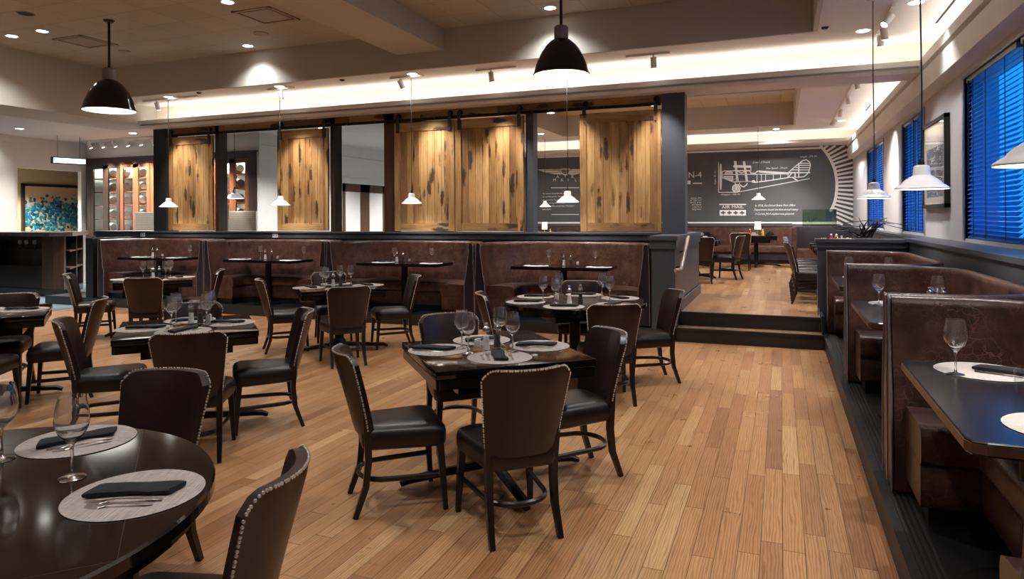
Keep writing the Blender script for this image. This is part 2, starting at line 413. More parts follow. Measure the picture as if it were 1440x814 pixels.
def artm():
    g = G('abstract_canvas'); p = g.coord()
    sp = g.n('ShaderNodeSeparateXYZ', {0: p}); y, z = sp.outputs[1], sp.outputs[2]
    zz = g.math('ADD', z, g.math('MULTIPLY', g.math('SUBTRACT', g.noise(p, 2.4, 3), 0.5), 0.35))
    dens = g.ramp(g.math('ABSOLUTE', g.math('DIVIDE', g.math('SUBTRACT', zz, 0.46), 0.55)), [(0.35, 1.0), (1.0, 0.0)])
    vo = g.n('ShaderNodeTexVoronoi', {'Vector': p, 'Scale': 14.0})
    sel = g.n('ShaderNodeSeparateColor', {0: vo.outputs[1]})
    on = g.math('MULTIPLY', g.math('LESS_THAN', sel.outputs[0], dens), g.math('LESS_THAN', vo.outputs[0], 0.72))
    dots = g.ramp(sel.outputs[1], [(0.0, C3(10, 50, 70)), (0.3, C3(12, 96, 128)), (0.6, C3(20, 130, 150)), (0.85, C3(40, 110, 90)), (1.0, C3(150, 180, 180))])
    bg = g.ramp(g.noise(p, 1.5, 2), [(0.3, C3(190, 146, 112)), (0.7, C3(206, 172, 134))])
    g.set(Base_Color=g.mix(on, bg, dots), Roughness=0.5); return g.m
MT['art'] = artm()
def printm():
    g = G('framed_print'); p = g.coord(); sp = g.n('ShaderNodeSeparateXYZ', {0: p}); y, z = sp.outputs[1], sp.outputs[2]
    ins = g.math('MULTIPLY', g.math('LESS_THAN', g.math('ABSOLUTE', y), 0.46), g.math('LESS_THAN', g.math('ABSOLUTE', g.math('ADD', z, 0.10)), 0.30))
    pic = g.ramp(g.noise(p, 5.0, 4), [(0.3, C3(62, 62, 78)), (0.7, C3(104, 104, 122))])
    ln = g.math('LESS_THAN', g.math('ABSOLUTE', g.math('SUBTRACT', g.noise(g.mapping(p, (1, 2, 9)), 1.3, 2), 0.5)), 0.012)
    pic = g.mix(ln, pic, (0.7, 0.7, 0.72))
    g.set(Base_Color=g.mix(ins, C3(206, 202, 198)[:3], pic), Roughness=0.5); return g.m
MT['print'] = printm()
# ================================================================== the room
ZC, ZT = 3.85, 4.42            # lower ceiling, tile recess
YL, YW = 9.75, 10.2            # cove lip, beam plane
XL, XW = 1.61, 1.765           # window-side lip, window wall
YM = 20.0                      # mural wall
UP = 0.345                     # raised dining floor

bm = B(); box(bm, -11.85, 0.48, -4.5, 10.4, -0.1, 0.0); struct('floor', bm, MT['floor'])
bm = B(); box(bm, -21, -11.85, -4.5, 20.2, -0.1, 0.0); box(bm, -11.85, -7.4, 10.4, 20.2, -0.1, 0.0); struct('floor.001', bm, MT['carpet'])
# raised dining floor and its two black-fronted steps
bm = B(); box(bm, -1.26, 0.46, 9.22, 10.3, 0.0, UP); box(bm, -7.4, XW, 10.3, YM, 0.0, UP); box(bm, 0.46, XW, 9.66, 10.3, 0.0, UP); struct('floor.002', bm, MT['floor_up'])
bm = B(); box(bm, -1.26, 0.46, 8.95, 9.22, 0.0, 0.173); struct('floor_step', bm, MT['floor_up'])
bm = B()
for y, z0, z1 in ((8.93, 0.0, 0.178), (9.2, 0.174, 0.35)):
    box(bm, -1.26, 0.47, y-0.012, y+0.01, z0, z1); box(bm, -1.26, 0.47, y-0.02, y+0.035, z1-0.028, z1+0.002)
struct('trim_1', bm, MT['nosing'])
# window-side booth platform with its ribbed kerb
bm = B(); box(bm, 0.52, XW, -4.5, 9.55, 0.0, 0.15); struct('floor_platform', bm, MT['black'])
bm = B(); box(bm, 0.478, 0.52, -4.5, 9.2, 0.0, 0.150)
for k in range(4): box(bm, 0.522+k*0.026, 0.536+k*0.026, -4.5, 9.2, 0.15, 0.156)
struct('trim_2', bm, MT['nosing'])
# booth platform along the barn-door wall
bm = B(); box(bm, -13.2, -1.56, 8.97, YW, 0.0, 0.145); box(bm, -13.2, -1.56, 8.94, 8.975, 0.0, 0.15); struct('floor_platform.001', bm, MT['chardark'])

# outer shell
bm = B(); box(bm, -21.2, 2.6, -4.7, -4.5, 0, 4.7); struct('wall_back', bm, MT['wallwhite'])
bm = B(); box(bm, -21.2, -21.0, -4.5, 20.2, 0, 4.7); struct('wall_left', bm, MT['wallwhite'])
bm = B(); box(bm, -21.2, 2.6, 20.0, 20.3, 0, 4.7); struct('wall_front', bm, MT['wallgrey'])
bm = B(); box(bm, -21.2, 2.6, -4.7, 20.3, 4.6, 4.75); struct('ceiling', bm, MT['ceil'])

# window wall with its openings
WIN = [(4.85, 8.25), (10.38, 12.1), (14.2, 16.75)]
WZ0, WZ1 = 1.36, 3.0
bm = B(); ys = -4.5
for a, b in WIN:
    box(bm, XW, XW+0.3, ys, a, 0, 3.3); box(bm, XW, XW+0.3, a, b, 0, WZ0); box(bm, XW, XW+0.3, a, b, WZ1, 3.3); ys = b
box(bm, XW, XW+0.3, ys, 20.3, 0, 3.3); box(bm, 2.0, 2.065, -4.6, 20.3, 3.3, 4.7)
struct('wall_right', bm, MT['wallgrey'])
for wi, (a, b) in enumerate(WIN):
    wn_ = thing('window_%d' % (wi+1), '', 'window', (0, 0, 0)); wn_['kind'] = 'structure'; del wn_['label']; del wn_['category']
    mid = (a+b)/2
    bm = B(); t = 0.045
    for y0, y1 in ((a, a+t), (mid-0.05, mid+0.05), (b-t, b)): box(bm, XW+0.06, XW+0.15, y0, y1, WZ0, WZ1)
    box(bm, XW+0.06, XW+0.15, a, b, WZ0, WZ0+t); box(bm, XW+0.06, XW+0.15, a, b, WZ1-t, WZ1)
    box(bm, XW-0.012, XW+0.06, a-0.06, a, WZ0-0.02, WZ1+0.03); box(bm, XW-0.012, XW+0.06, b, b+0.06, WZ0-0.02, WZ1+0.03); box(bm, XW-0.012, XW+0.06, a, b, WZ1, WZ1+0.03)
    o = obj('window_frame', bm, MT['alu'], wn_, False); o['kind'] = 'structure'
    for y0, y1 in ((a+t, mid-0.05), (mid+0.05, b-t)):
        o = obj('window_pane', bbox(XW+0.10, XW+0.106, y0, y1, WZ0+t, WZ1-t), MT['pane'], wn_, False); o['kind'] = 'structure'
# blinds: two per window
BL = {0: 'wide window over the middle booth', 1: 'window just beyond the framed print', 2: 'window closest to the mural wall'}
for wi, (a, b) in enumerate(WIN):
    mid = (a+b)/2
    for bi, (y0, y1) in enumerate(((a+0.05, mid-0.055), (mid+0.055, b-0.05))):
        t = thing('venetian_blind', 'blue dusk-tinted slatted blind in the %s, %s bay' % (BL[wi], 'bay toward the viewer' if bi == 0 else 'bay toward the mural'), 'blind', (XW+0.03, (y0+y1)/2, WZ0), 0, 'venetian blinds on the window wall')
        t['label'] = 'blue dusk-tinted slatted blind, %s, half %s the mural wall' % (BL[wi], 'farther from' if bi == 0 else 'closer to')
        h = (y1-y0)/2; bm = B(); n = 36
        for k in range(n):
            z = 0.03 + k*0.0435; dz, dx = 0.0165, 0.019
            vv = [bm.verts.new(p) for p in ((-dx, -h, z-dz), (-dx, h, z-dz), (dx, h, z+dz), (dx, -h, z+dz))]
            v2 = [bm.verts.new((v.co.x-0.0015, v.co.y, v.co.z+0.0025)) for v in vv]
            bm.faces.new(vv); bm.faces.new(v2[::-1])
            for q in range(4): bm.faces.new((vv[q], v2[q], v2[(q+1) % 4], vv[(q+1) % 4]))
        obj('slats', bm, MT['slat'], t, False)
        obj('headrail', bbox(-0.025, 0.025, -h, h, 1.59, 1.635), MT['alu'], t, False)
        bm = B()
        for yy in (-h*0.6, h*0.15, h*0.7): tube(bm, [(-0.022, yy, 0.02), (-0.022, yy, 1.6)], 0.0035, 5)
        tube(bm, [(-0.03, h*0.88, 0.55), (-0.03, h*0.88, 1.6)], 0.006, 6)
        obj('cord', bm, MT['black'], t)

# knee wall ledge under the windows
bm = B(); box(bm, 1.44, XW, -4.5, 9.6, 0.15, 1.285); box(bm, 1.405, XW, -4.5, 9.6, 1.285, 1.325); box(bm, 1.62, XW, 9.6, YM, UP, 1.30); box(bm, 1.60, XW, 9.6, YM, 1.29, 1.325); struct('trim_3', bm, MT['charcoal'])

# window-side soffit (cove lip) and its fascia
bm = B(); prof_y(bm, [(XL, 3.53), (XL, 3.42), (XL+0.055, 3.41), (XL+0.055, 3.375), (XL+0.012, 3.365), (XL+0.03, 3.14), (XW, 3.09), (XW, 3.30), (XL+0.10, 3.42), (XL+0.03, 3.47), (XL+0.03, 3.53)], -4.5, YM); struct('trim_4', bm, MT['cornice'])
# lower ceiling with the tile recesses
bm = B()
box(bm, -11.7, 2.05, 9.1, YW+0.1, ZC, ZC+0.06); box(bm, 0.385, 2.05, -4.5, 9.1, ZC, ZC+0.06)
box(bm, 0.30, 2.05, YW+0.1, YM, ZC, ZC+0.06); box(bm, -7.4, 0.30, 18.2, YM, ZC, ZC+0.06); box(bm, -7.4, 0.30, YW+0.1, 11.0, ZC, ZC+0.06); box(bm, -7.4, -5.6, 11.0, 18.2, ZC, ZC+0.06)
struct('ceiling_lower', bm, MT['ceil'])
bm = B(); box(bm, -11.7, 0.38, 9.092, 9.14, ZC-0.002, ZT+0.05); box(bm, 0.377, 0.425, -4.5, 9.1, ZC-0.002, ZT+0.05)
box(bm, -5.6, 0.30, 18.192, 18.24, ZC-0.002, ZT+0.05); box(bm, 0.292, 0.34, 11.0, 18.2, ZC-0.002, ZT+0.05); box(bm, -5.6, 0.3, 10.96, 11.008, ZC-0.002, ZT+0.05); box(bm, -5.64, -5.592, 11.0, 18.2, ZC-0.002, ZT+0.05)
box(bm, 1.92, 1.96, -4.5, YM, 3.3, ZC)
struct('trim_5', bm, MT['fascia'])
bm = B(); box(bm, -11.7, 0.385, -4.5, 9.1, ZT, ZT+0.04); struct('ceiling_tiles', bm, MT['tile'])
bm = B(); box(bm, -5.6, 0.30, 11.0, 18.2, ZT, ZT+0.04); struct('ceiling_tiles.001', bm, MT['tile_up'])
bm = B(); box(bm, -5.46, -4.66, -4.5, 9.1, 4.10, ZT); box(bm, -5.6, 0.30, 15.2, 15.6, 4.2, ZT); struct('beam', bm, MT['fascia'])
# bulkhead between the dining room and the bar
bm = B(); box(bm, -12.9, -11.7, -4.5, 10.3, 3.47, 4.6); struct('beam.001', bm, MT['fascia'])
bm = B(); box(bm, -21, -7.4, 10.3, 20.2, 3.55, 3.60); box(bm, -21, -12.9, -4.5, 10.3, 3.55, 3.60); struct('ceiling_lobby', bm, MT['wallwhite'])
# beam over the barn doors: cove wall, stepped cornice and lip
bm = B(); prof_x(bm, [(YL, 3.53), (YL, 3.462), (YL+0.055, 3.455), (YL+0.055, 3.432), (YL+0.012, 3.428), (YL+0.05, 3.385), (10.30, 3.38), (10.30, 3.44), (YL+0.05, 3.46), (YL+0.03, 3.53)], -11.7, XL+0.02); struct('trim_6', bm, MT['cornice'])
bm = B(); box(bm, -11.7, 1.92, YW, 10.30, 3.43, ZC); struct('wall_cove', bm, MT['cove'])
# mural-end cornice
bm = B(); prof_x(bm, [(19.35, 3.60), (19.35, 3.52), (19.38, 3.50), (19.45, 3.47), (YM, 3.47), (YM, 3.53), (19.4, 3.55), (19.38, 3.60)], -7.4, XL+0.02); struct('trim_7', bm, MT['cornice'])
bm = B(); box(bm, -7.4, 2.05, 19.93, 20.0, 3.5, ZC); struct('wall_cove.001', bm, MT['cove'])
# hidden cove strips
def strip(name, x, y, z, sx, sy, e, rot=(PI, 0, 0)):
    o = lamp('AREA', name, (x, y, z), e, (1.0, 0.88, 0.77), None, rot); o.data.shape = 'RECTANGLE'; o.data.size = sx; o.data.size_y = sy; return o
strip('cove_strip', -5.05, 9.86, 3.49, 13.0, 0.06, W_COVE*13, (R(128), 0, 0))
strip('cove_strip', 1.78, 3.6, 3.44, 0.06, 16.0, W_COVE*16)
strip('cove_strip', 1.78, 15.2, 3.44, 0.06, 9.0, W_COVE*9)
strip('cove_strip', -2.9, 19.5, 3.56, 8.8, 0.06, W_COVE*9, (R(128), 0, 0))

# lobby walls
bm = B(); box(bm, -16.6, -11.02, 12.70, 12.8, 0, 3.6); box(bm, -16.6, -11.02, 12.24, 12.7, 3.14, 3.6); box(bm, -16.6, -16.45, 12.24, 12.7, 0, 3.2); struct('wall_lobby', bm, MT['wallwhite'])
bm = B(); box(bm, -16.62, -16.5, 10.42, 10.55, 0, 3.6); box(bm, -16.62, -16.5, 10.55, 12.1, 2.82, 3.6); box(bm, -16.62, -16.5, 12.1, 12.3, 0, 3.6); struct('wall_lobby.001', bm, MT['wallwhite'])
bm = B(); box(bm, -18.9, -16.40, 9.9, 10.42, 0, 3.38); box(bm, -18.9, -16.36, 9.87, 10.45, 3.38, 3.55); struct('wall_pier', bm, MT['wallwhite'])
bm = B(); box(bm, -18.7, -18.55, 10.42, 16.0, 0, 3.6); box(bm, -18.6, -16.5, 15.9, 16.0, 0, 3.6); box(bm, -18.6, -16.62, 10.42, 15.9, 3.0, 3.1); struct('wall_alcove', bm, MT['walltan'])
DY0, DY1 = 15.25, 17.55
bm = B(); box(bm, -11.02, -10.9, 12.2, DY0, 0, 3.6); box(bm, -11.02, -10.9, DY0, DY1, 2.6, 3.6); box(bm, -11.02, -10.9, DY1, 20.1, 0, 3.6); struct('wall_hall', bm, MT['wallwhite'])
bm = B(); box(bm, -10.9, -10.885, 12.3, 20.0, 3.27, 3.285); struct('trim_8', bm, MT['fascia'])
bm = B(); prism(bm, [(-5.2, 10.32), (-5.1, 10.42), (-7.3, 13.55), (-7.4, 13.5)], 0, 4.6); box(bm, -7.5, -7.4, 13.5, 20, 0, 4.6); struct('wall_divider', bm, MT['wallwhite'])
# hall double door
d = thing('door_1', '', 'door'); del d['label']; del d['category']; d['kind'] = 'structure'
bm = B(); box(bm, -10.95, -10.86, DY0-0.12, DY0, 0, 2.62); box(bm, -10.95, -10.86, DY1, DY1+0.12, 0, 2.62); box(bm, -10.95, -10.86, DY0-0.12, DY1+0.12, 2.55, 2.70)
o = obj('door_frame', bm, MT['wallwhite'], d, False); o['kind'] = 'structure'
for k in range(2):
    a = DY0 + k*(DY1-DY0)/2; b = a + (DY1-DY0)/2
    bm = B(); st = 0.22
    box(bm, -10.96, -10.91, a, a+st, 0, 2.55); box(bm, -10.96, -10.91, b-st, b, 0, 2.55); box(bm, -10.96, -10.91, a, b, 2.33, 2.55); box(bm, -10.96, -10.91, a, b, 0, 0.3)
    lf = obj('door_leaf', bm, MT['brownpost'], d, False); lf['kind'] = 'structure'
    o = obj('door_glass', bbox(-10.945, -10.925, a+st, b-st, 0.3, 2.33), MT['wallwhite'], lf, False); o['kind'] = 'structure'

# half wall behind the booths, its fascia and cap
bm = B(); box(bm, -13.2, -1.56, 10.02, 10.24, 0.0, 1.27); box(bm, -13.2, -1.56, 9.98, 10.24, 1.255, 1.345); box(bm, -13.24, -1.5, 9.95, 10.34, 1.345, 1.372)
struct('wall_half', bm, MT['charcoal'])
bm = B(); box(bm, -12.12, -11.93, 8.97, 10.05, 0.145, 1.26); box(bm, -13.2, -12.1, 9.9, 10.02, 0.145, 1.25); struct('trim_11', bm, MT['black'])
# pier beside the steps
bm = B(); box(bm, -1.565, -1.265, 8.9, 11.62, 0.0, 1.30); box(bm, -1.585, -1.245, 8.88, 11.64, 1.19, 1.30); box(bm, -1.60, -1.23, 8.86, 11.66, 1.30, 1.352); box(bm, -1.255, -1.235, 9.22, 11.64, UP, UP+0.14); struct('wall_pier.001', bm, MT['charcoal'])
# columns carrying the beam
bm = B(); box(bm, -1.60, -1.275, 10.0, 10.28, 1.35, 3.43); struct('column', bm, MT['charcoal'])
bm = B(); box(bm, -11.58, -11.24, 10.0, 10.28, 1.35, 3.50); struct('column.001', bm, MT['chardark'])
bm = B(); box(bm, -3.725, -3.60, 10.06, 10.26, 1.37, 3.40); struct('column.002', bm, MT['charcoal'])
for x0, x1 in ((-10.04, -9.95), (-7.40, -7.31)):
    bm = B(); box(bm, x0, x1, 10.05, 10.26, 1.37, 3.40); struct('column', bm, MT['cab'])
bm = B(); box(bm, -6.30, -6.10, 10.05, 10.26, 1.37, 3.40); struct('column', bm, MT['brownpost'])
# header board above the barn door track
bm = B(); box(bm, -11.24, -1.60, 10.05, 10.10, 3.262, 3.382); struct('trim_9', bm, MT['barnh'])
# pony wall between the window booths and the raised floor
bm = B(); box(bm, 0.43, 1.62, 9.47, 9.64, 0.0, 1.24); box(bm, 0.415, 1.63, 9.45, 9.66, 1.20, 1.27); box(bm, 0.40, 1.64, 9.43, 9.68, 1.27, 1.31); struct('wall_pony', bm, MT['charcoal'])
bm = B(); tube(bm, [(0.44, 9.9, 0.62), (0.44, 9.28, 0.36), (0.44, 9.12, 0.2)], 0.012, 8); box(bm, 0.45, 0.475, 8.95, 9.5, 0.0, 0.40); struct('trim_10', bm, MT['chardark'])

# ================================================================== mural
mu = thing('wall_mural', 'dark grey blackboard mural with white airplane drawing and sunburst', 'mural', (0, YM-0.08, 0))
obj('panel', bbox(-7.4, XW, 0.0, 0.05, 1.2, 3.47), MT['mural'], mu, False)
STK = [0]
def st(bm, pts, w_, closed=False):
    pts = [Vector((p[0], 0, p[1])) for p in pts]
    if closed: pts.append(pts[0])
    for a, b in zip(pts[:-1], pts[1:]):
        d = b-a
        if d.length < 1e-5: continue
        d.normalize(); nn = Vector((-d.z, 0, d.x))*(w_/2); a = a-d*w_*0.3; b = b+d*w_*0.3
        STK[0] = (STK[0]+1) % 40; d_ = -0.004-0.00012*STK[0]
        q = [bm.verts.new((p.x, y, p.z)) for y in (d_, 0.0) for p in (a-nn, b-nn, b+nn, a+nn)]
        bm.faces.new(q[:4])
        for k in range(4): bm.faces.new((q[k], q[(k+1) % 4], q[4+(k+1) % 4], q[4+k]))
def text(body, x, z, size, parent, m, name='lettering', shear=0.0, align='LEFT', rot=0.0, y=-0.004, sx=1.0):
    c = bpy.data.curves.new('t', 'FONT'); c.body = body; c.size = size; c.shear = shear; c.align_x = align; c.extrude = 0.001; c.offset = 0.0
    to = bpy.data.objects.new('t', c); COL.objects.link(to); bpy.context.view_layer.update()
    me = bpy.data.meshes.new_from_object(to.evaluated_get(bpy.context.evaluated_depsgraph_get()))
    bpy.data.objects.remove(to); bpy.data.curves.remove(c)
    M = Matrix.Translation((x, y, z)) @ Matrix.Rotation(rot, 4, 'Y') @ Matrix.Rotation(PI/2, 4, 'X') @ Matrix.Diagonal((sx, 1, 1, 1))
    me.transform(M); me.materials.clear(); me.materials.append(m)
    o = bpy.data.objects.new(name, me); COL.objects.link(o)
    if parent is not None: o.parent = parent
    return o
PLANE = [([(-1.539,2.713),(-1.540,2.603),(-1.544,2.504),(-1.549,2.425),(-1.556,2.374),(-1.563,2.357),(-1.570,2.375),(-1.577,2.425),(-1.581,2.504),(-1.584,2.604),(-1.585,2.714),(-1.583,2.824),(-1.579,2.923),(-1.574,3.002),(-1.567,3.052),(-1.560,3.070),(-1.553,3.052),(-1.547,3.001),(-1.542,2.922),(-1.539,2.823),(-1.539,2.713)],0.022),
 ([(-1.560,3.056),(-1.563,2.371)],0.020),
 ([(-1.619,3.126),(-1.623,2.279),(-1.143,2.271)],0.020),
 ([(-1.143,2.271),(0.717,2.604)],0.020),
 ([(-1.525,2.856),(-1.449,2.874),(-1.237,2.868),(-1.140,2.872),(-1.092,2.850),(-1.012,2.800),(-0.883,2.857),(-0.803,2.862),(-0.756,2.793),(-0.660,2.783),(-0.581,2.848),(-0.313,2.820),(0.198,2.772)],0.028),
 ([(-1.525,2.856),(-1.526,2.695)],0.025),
 ([(-1.526,2.695),(-1.369,2.623),(-1.223,2.561),(-0.661,2.534),(-0.315,2.573),(0.212,2.649)],0.028),
 ([(-1.499,2.773),(-0.629,2.756),(0.198,2.746)],0.022),
 ([(-0.581,2.822),(0.198,2.739)],0.030),
 ([(-0.606,2.762),(-0.608,2.540)],0.016),
 ([(-0.493,2.752),(-0.494,2.551)],0.016),
 ([(-0.383,2.755),(-0.384,2.561)],0.016),
 ([(-0.189,2.753),(-0.190,2.587)],0.016),
 ([(-0.003,2.751),(-0.003,2.615)],0.016),
 ([(0.182,2.753),(0.182,2.643)],0.016),
 ([(0.351,2.755),(0.350,2.662)],0.016),
 ([(-1.450,2.772),(-1.433,2.826),(-1.384,2.852),(-1.303,2.850),(-1.254,2.821),(-1.244,2.766)],0.024),
 ([(-1.427,2.775),(-1.427,2.840)],0.020),
 ([(-1.397,2.774),(-1.397,2.839)],0.020),
 ([(-1.368,2.773),(-1.368,2.838)],0.020),
 ([(-1.339,2.772),(-1.338,2.837)],0.020),
 ([(-1.309,2.771),(-1.309,2.836)],0.020),
 ([(-1.280,2.771),(-1.280,2.835)],0.020),
 ([(-1.251,2.770),(-1.251,2.834)],0.020),
 ([(-1.483,2.718),(-1.238,2.718),(-1.232,2.596),(-1.401,2.654)],0.020,True),
 ([(-1.466,2.701),(-1.238,2.695)],0.018),
 ([(-1.444,2.676),(-1.238,2.671)],0.018),
 ([(-1.421,2.652),(-1.239,2.647)],0.018),
 ([(-1.398,2.627),(-1.239,2.623)],0.018),
 ([(-1.221,2.994),(-1.172,3.019),(-0.802,2.990),(-0.767,2.969),(-0.819,2.950),(-1.188,2.969)],0.020,True),
 ([(-1.204,2.993),(-0.787,2.969)],0.060),
 ([(-1.174,2.567),(-0.661,2.541)],0.045),
 ([(-1.191,3.132),(-1.129,2.559)],0.030),
 ([(-1.158,3.131),(-1.097,2.558)],0.030),
 ([(-0.959,3.117),(-0.884,2.567)],0.030),
 ([(-0.927,3.116),(-0.852,2.566)],0.030),
 ([(-0.767,2.996),(-0.762,2.861)],0.020),
 ([(-1.173,2.873),(-0.819,2.862)],0.030),
 ([(-1.190,2.635),(-1.141,2.661),(-1.093,2.626)],0.020),
 ([(-0.668,2.561),(-0.674,2.546),(-0.690,2.536),(-0.709,2.537),(-0.725,2.547),(-0.731,2.563),(-0.725,2.579),(-0.709,2.588),(-0.690,2.588),(-0.674,2.577),(-0.668,2.561)],0.020),
 ([(-1.052,2.377),(-1.056,2.351),(-1.066,2.327),(-1.081,2.306),(-1.101,2.290),(-1.125,2.281),(-1.150,2.278),(-1.175,2.281),(-1.198,2.292),(-1.218,2.309),(-1.234,2.330),(-1.243,2.355),(-1.246,2.381),(-1.243,2.408),(-1.233,2.432),(-1.218,2.453),(-1.197,2.469),(-1.174,2.479),(-1.149,2.481),(-1.124,2.477),(-1.100,2.467),(-1.080,2.450),(-1.065,2.429),(-1.056,2.404),(-1.052,2.377)],0.035),
 ([(-1.091,2.378),(-1.096,2.355),(-1.108,2.335),(-1.127,2.323),(-1.150,2.318),(-1.172,2.323),(-1.191,2.337),(-1.203,2.357),(-1.207,2.381),(-1.203,2.404),(-1.190,2.424),(-1.171,2.436),(-1.149,2.441),(-1.127,2.436),(-1.108,2.422),(-1.095,2.402),(-1.091,2.378)],0.020),
 ([(-1.130,2.379),(-1.136,2.365),(-1.149,2.359),(-1.163,2.365),(-1.169,2.380),(-1.163,2.394),(-1.149,2.400),(-1.135,2.394),(-1.130,2.379)],0.030),
 ([(-1.149,2.379),(-1.059,2.378)],0.012),
 ([(-1.149,2.379),(-1.104,2.296)],0.012),
 ([(-1.149,2.379),(-1.195,2.298)],0.012),
 ([(-1.149,2.379),(-1.240,2.381)],0.012),
 ([(-1.149,2.379),(-1.194,2.463)],0.012),
 ([(-1.149,2.379),(-1.104,2.461)],0.012),
 ([(-1.181,2.554),(-1.143,2.383)],0.030),
 ([(-1.045,2.550),(-1.143,2.383)],0.025),
 ([(-1.045,2.482),(-1.007,2.434),(-0.949,2.419),(-0.885,2.465),(-0.846,2.539)],0.030),
 ([(0.184,2.773),(0.362,2.934),(0.554,3.093),(0.649,3.110),(0.719,3.046),(0.743,2.963),(0.718,2.845),(0.671,2.739),(0.585,2.659),(0.452,2.647)],0.024),
 ([(0.492,3.023),(0.719,3.015)],0.022),
 ([(0.434,2.968),(0.733,2.958)],0.022),
 ([(0.377,2.908),(0.728,2.896)],0.022),
 ([(0.300,2.848),(0.718,2.835)],0.022),
 ([(0.223,2.783),(0.704,2.769)],0.022),
 ([(0.454,3.024),(0.452,2.647)],0.028),
 ([(0.193,2.653),(0.290,2.781)],0.028),
 ([(0.193,2.653),(0.452,2.647)],0.020),
 ([(0.299,2.651),(0.432,2.544)],0.035),
 ([(0.194,2.773),(0.727,2.763)],0.030),
 ([(0.366,2.768),(0.366,2.659)],0.020)]
SUN = [([(0.995,3.460),(1.104,3.319),(1.200,3.159),(1.273,2.995),(1.331,2.832),(1.362,2.653),(1.379,2.475),(1.375,2.298),(1.356,2.120),(1.321,1.953),(1.273,1.831),(1.223,1.734)],0.070),
 ([(1.068,3.392),(1.157,3.459)],0.055),
 ([(1.142,3.317),(1.339,3.451)],0.055),
 ([(1.186,3.231),(1.558,3.451)],0.055),
 ([(1.235,3.142),(1.760,3.411)],0.055),
 ([(1.273,3.066),(1.759,3.267)],0.055),
 ([(1.302,2.975),(1.758,3.129)],0.055),
 ([(1.337,2.877),(1.758,2.994)],0.055),
 ([(1.374,2.782),(1.757,2.866)],0.055),
 ([(1.388,2.685),(1.757,2.754)],0.055),
 ([(1.403,2.594),(1.756,2.626)],0.055),
 ([(1.411,2.490),(1.756,2.508)],0.055),
 ([(1.407,2.394),(1.755,2.393)],0.055),
 ([(1.410,2.291),(1.754,2.268)],0.055),
 ([(1.395,2.191),(1.754,2.146)],0.055),
 ([(1.371,2.094),(1.753,2.034)],0.055),
 ([(1.341,2.008),(1.753,1.906)],0.055),
 ([(1.312,1.911),(1.752,1.778)],0.055),
 ([(1.297,1.814),(1.751,1.640)],0.055),
 ([(1.375,1.685),(1.751,1.506)],0.055),
 ([(1.374,1.578),(1.750,1.377)],0.055),
 ([(1.383,1.442),(1.499,1.378)],0.055)]
LINES = [([(-7.149,3.459),(0.975,3.413)],0.050),
 ([(-7.161,1.434),(1.428,1.414)],0.060),
 ([(-6.546,2.509),(-5.653,2.491)],0.018),
 ([(-6.531,1.691),(-5.677,1.685)],0.018),
 ([(-2.312,2.549),(-2.077,2.544)],0.030),
 ([(-2.441,2.577),(-2.414,2.576)],0.100),
 ([(-1.595,1.940),(-0.900,1.931)],0.030)]
WINGS = [([(-6.980,3.070),(-6.233,3.070)],0.100),
 ([(-6.912,3.046),(-6.233,3.025)],0.100),
 ([(-6.833,3.017),(-6.233,2.999)],0.100),
 ([(-6.721,2.987),(-6.233,2.973)],0.100),
 ([(-6.603,2.958),(-6.234,2.947)],0.100),
 ([(-6.485,2.928),(-6.234,2.921)],0.100),
 ([(-5.969,3.062),(-5.233,3.017)],0.100),
 ([(-5.969,3.017),(-5.308,2.997)],0.100),
 ([(-5.969,2.991),(-5.384,2.974)],0.100),
 ([(-5.969,2.965),(-5.479,2.951)],0.100),
 ([(-5.970,2.939),(-5.593,2.929)],0.100),
 ([(-5.970,2.913),(-5.708,2.906)],0.100)]
SHIELD = [([(-6.229,3.074),(-6.230,2.951),(-6.102,2.891),(-5.970,2.943),(-5.969,3.066)],0.040,True)]
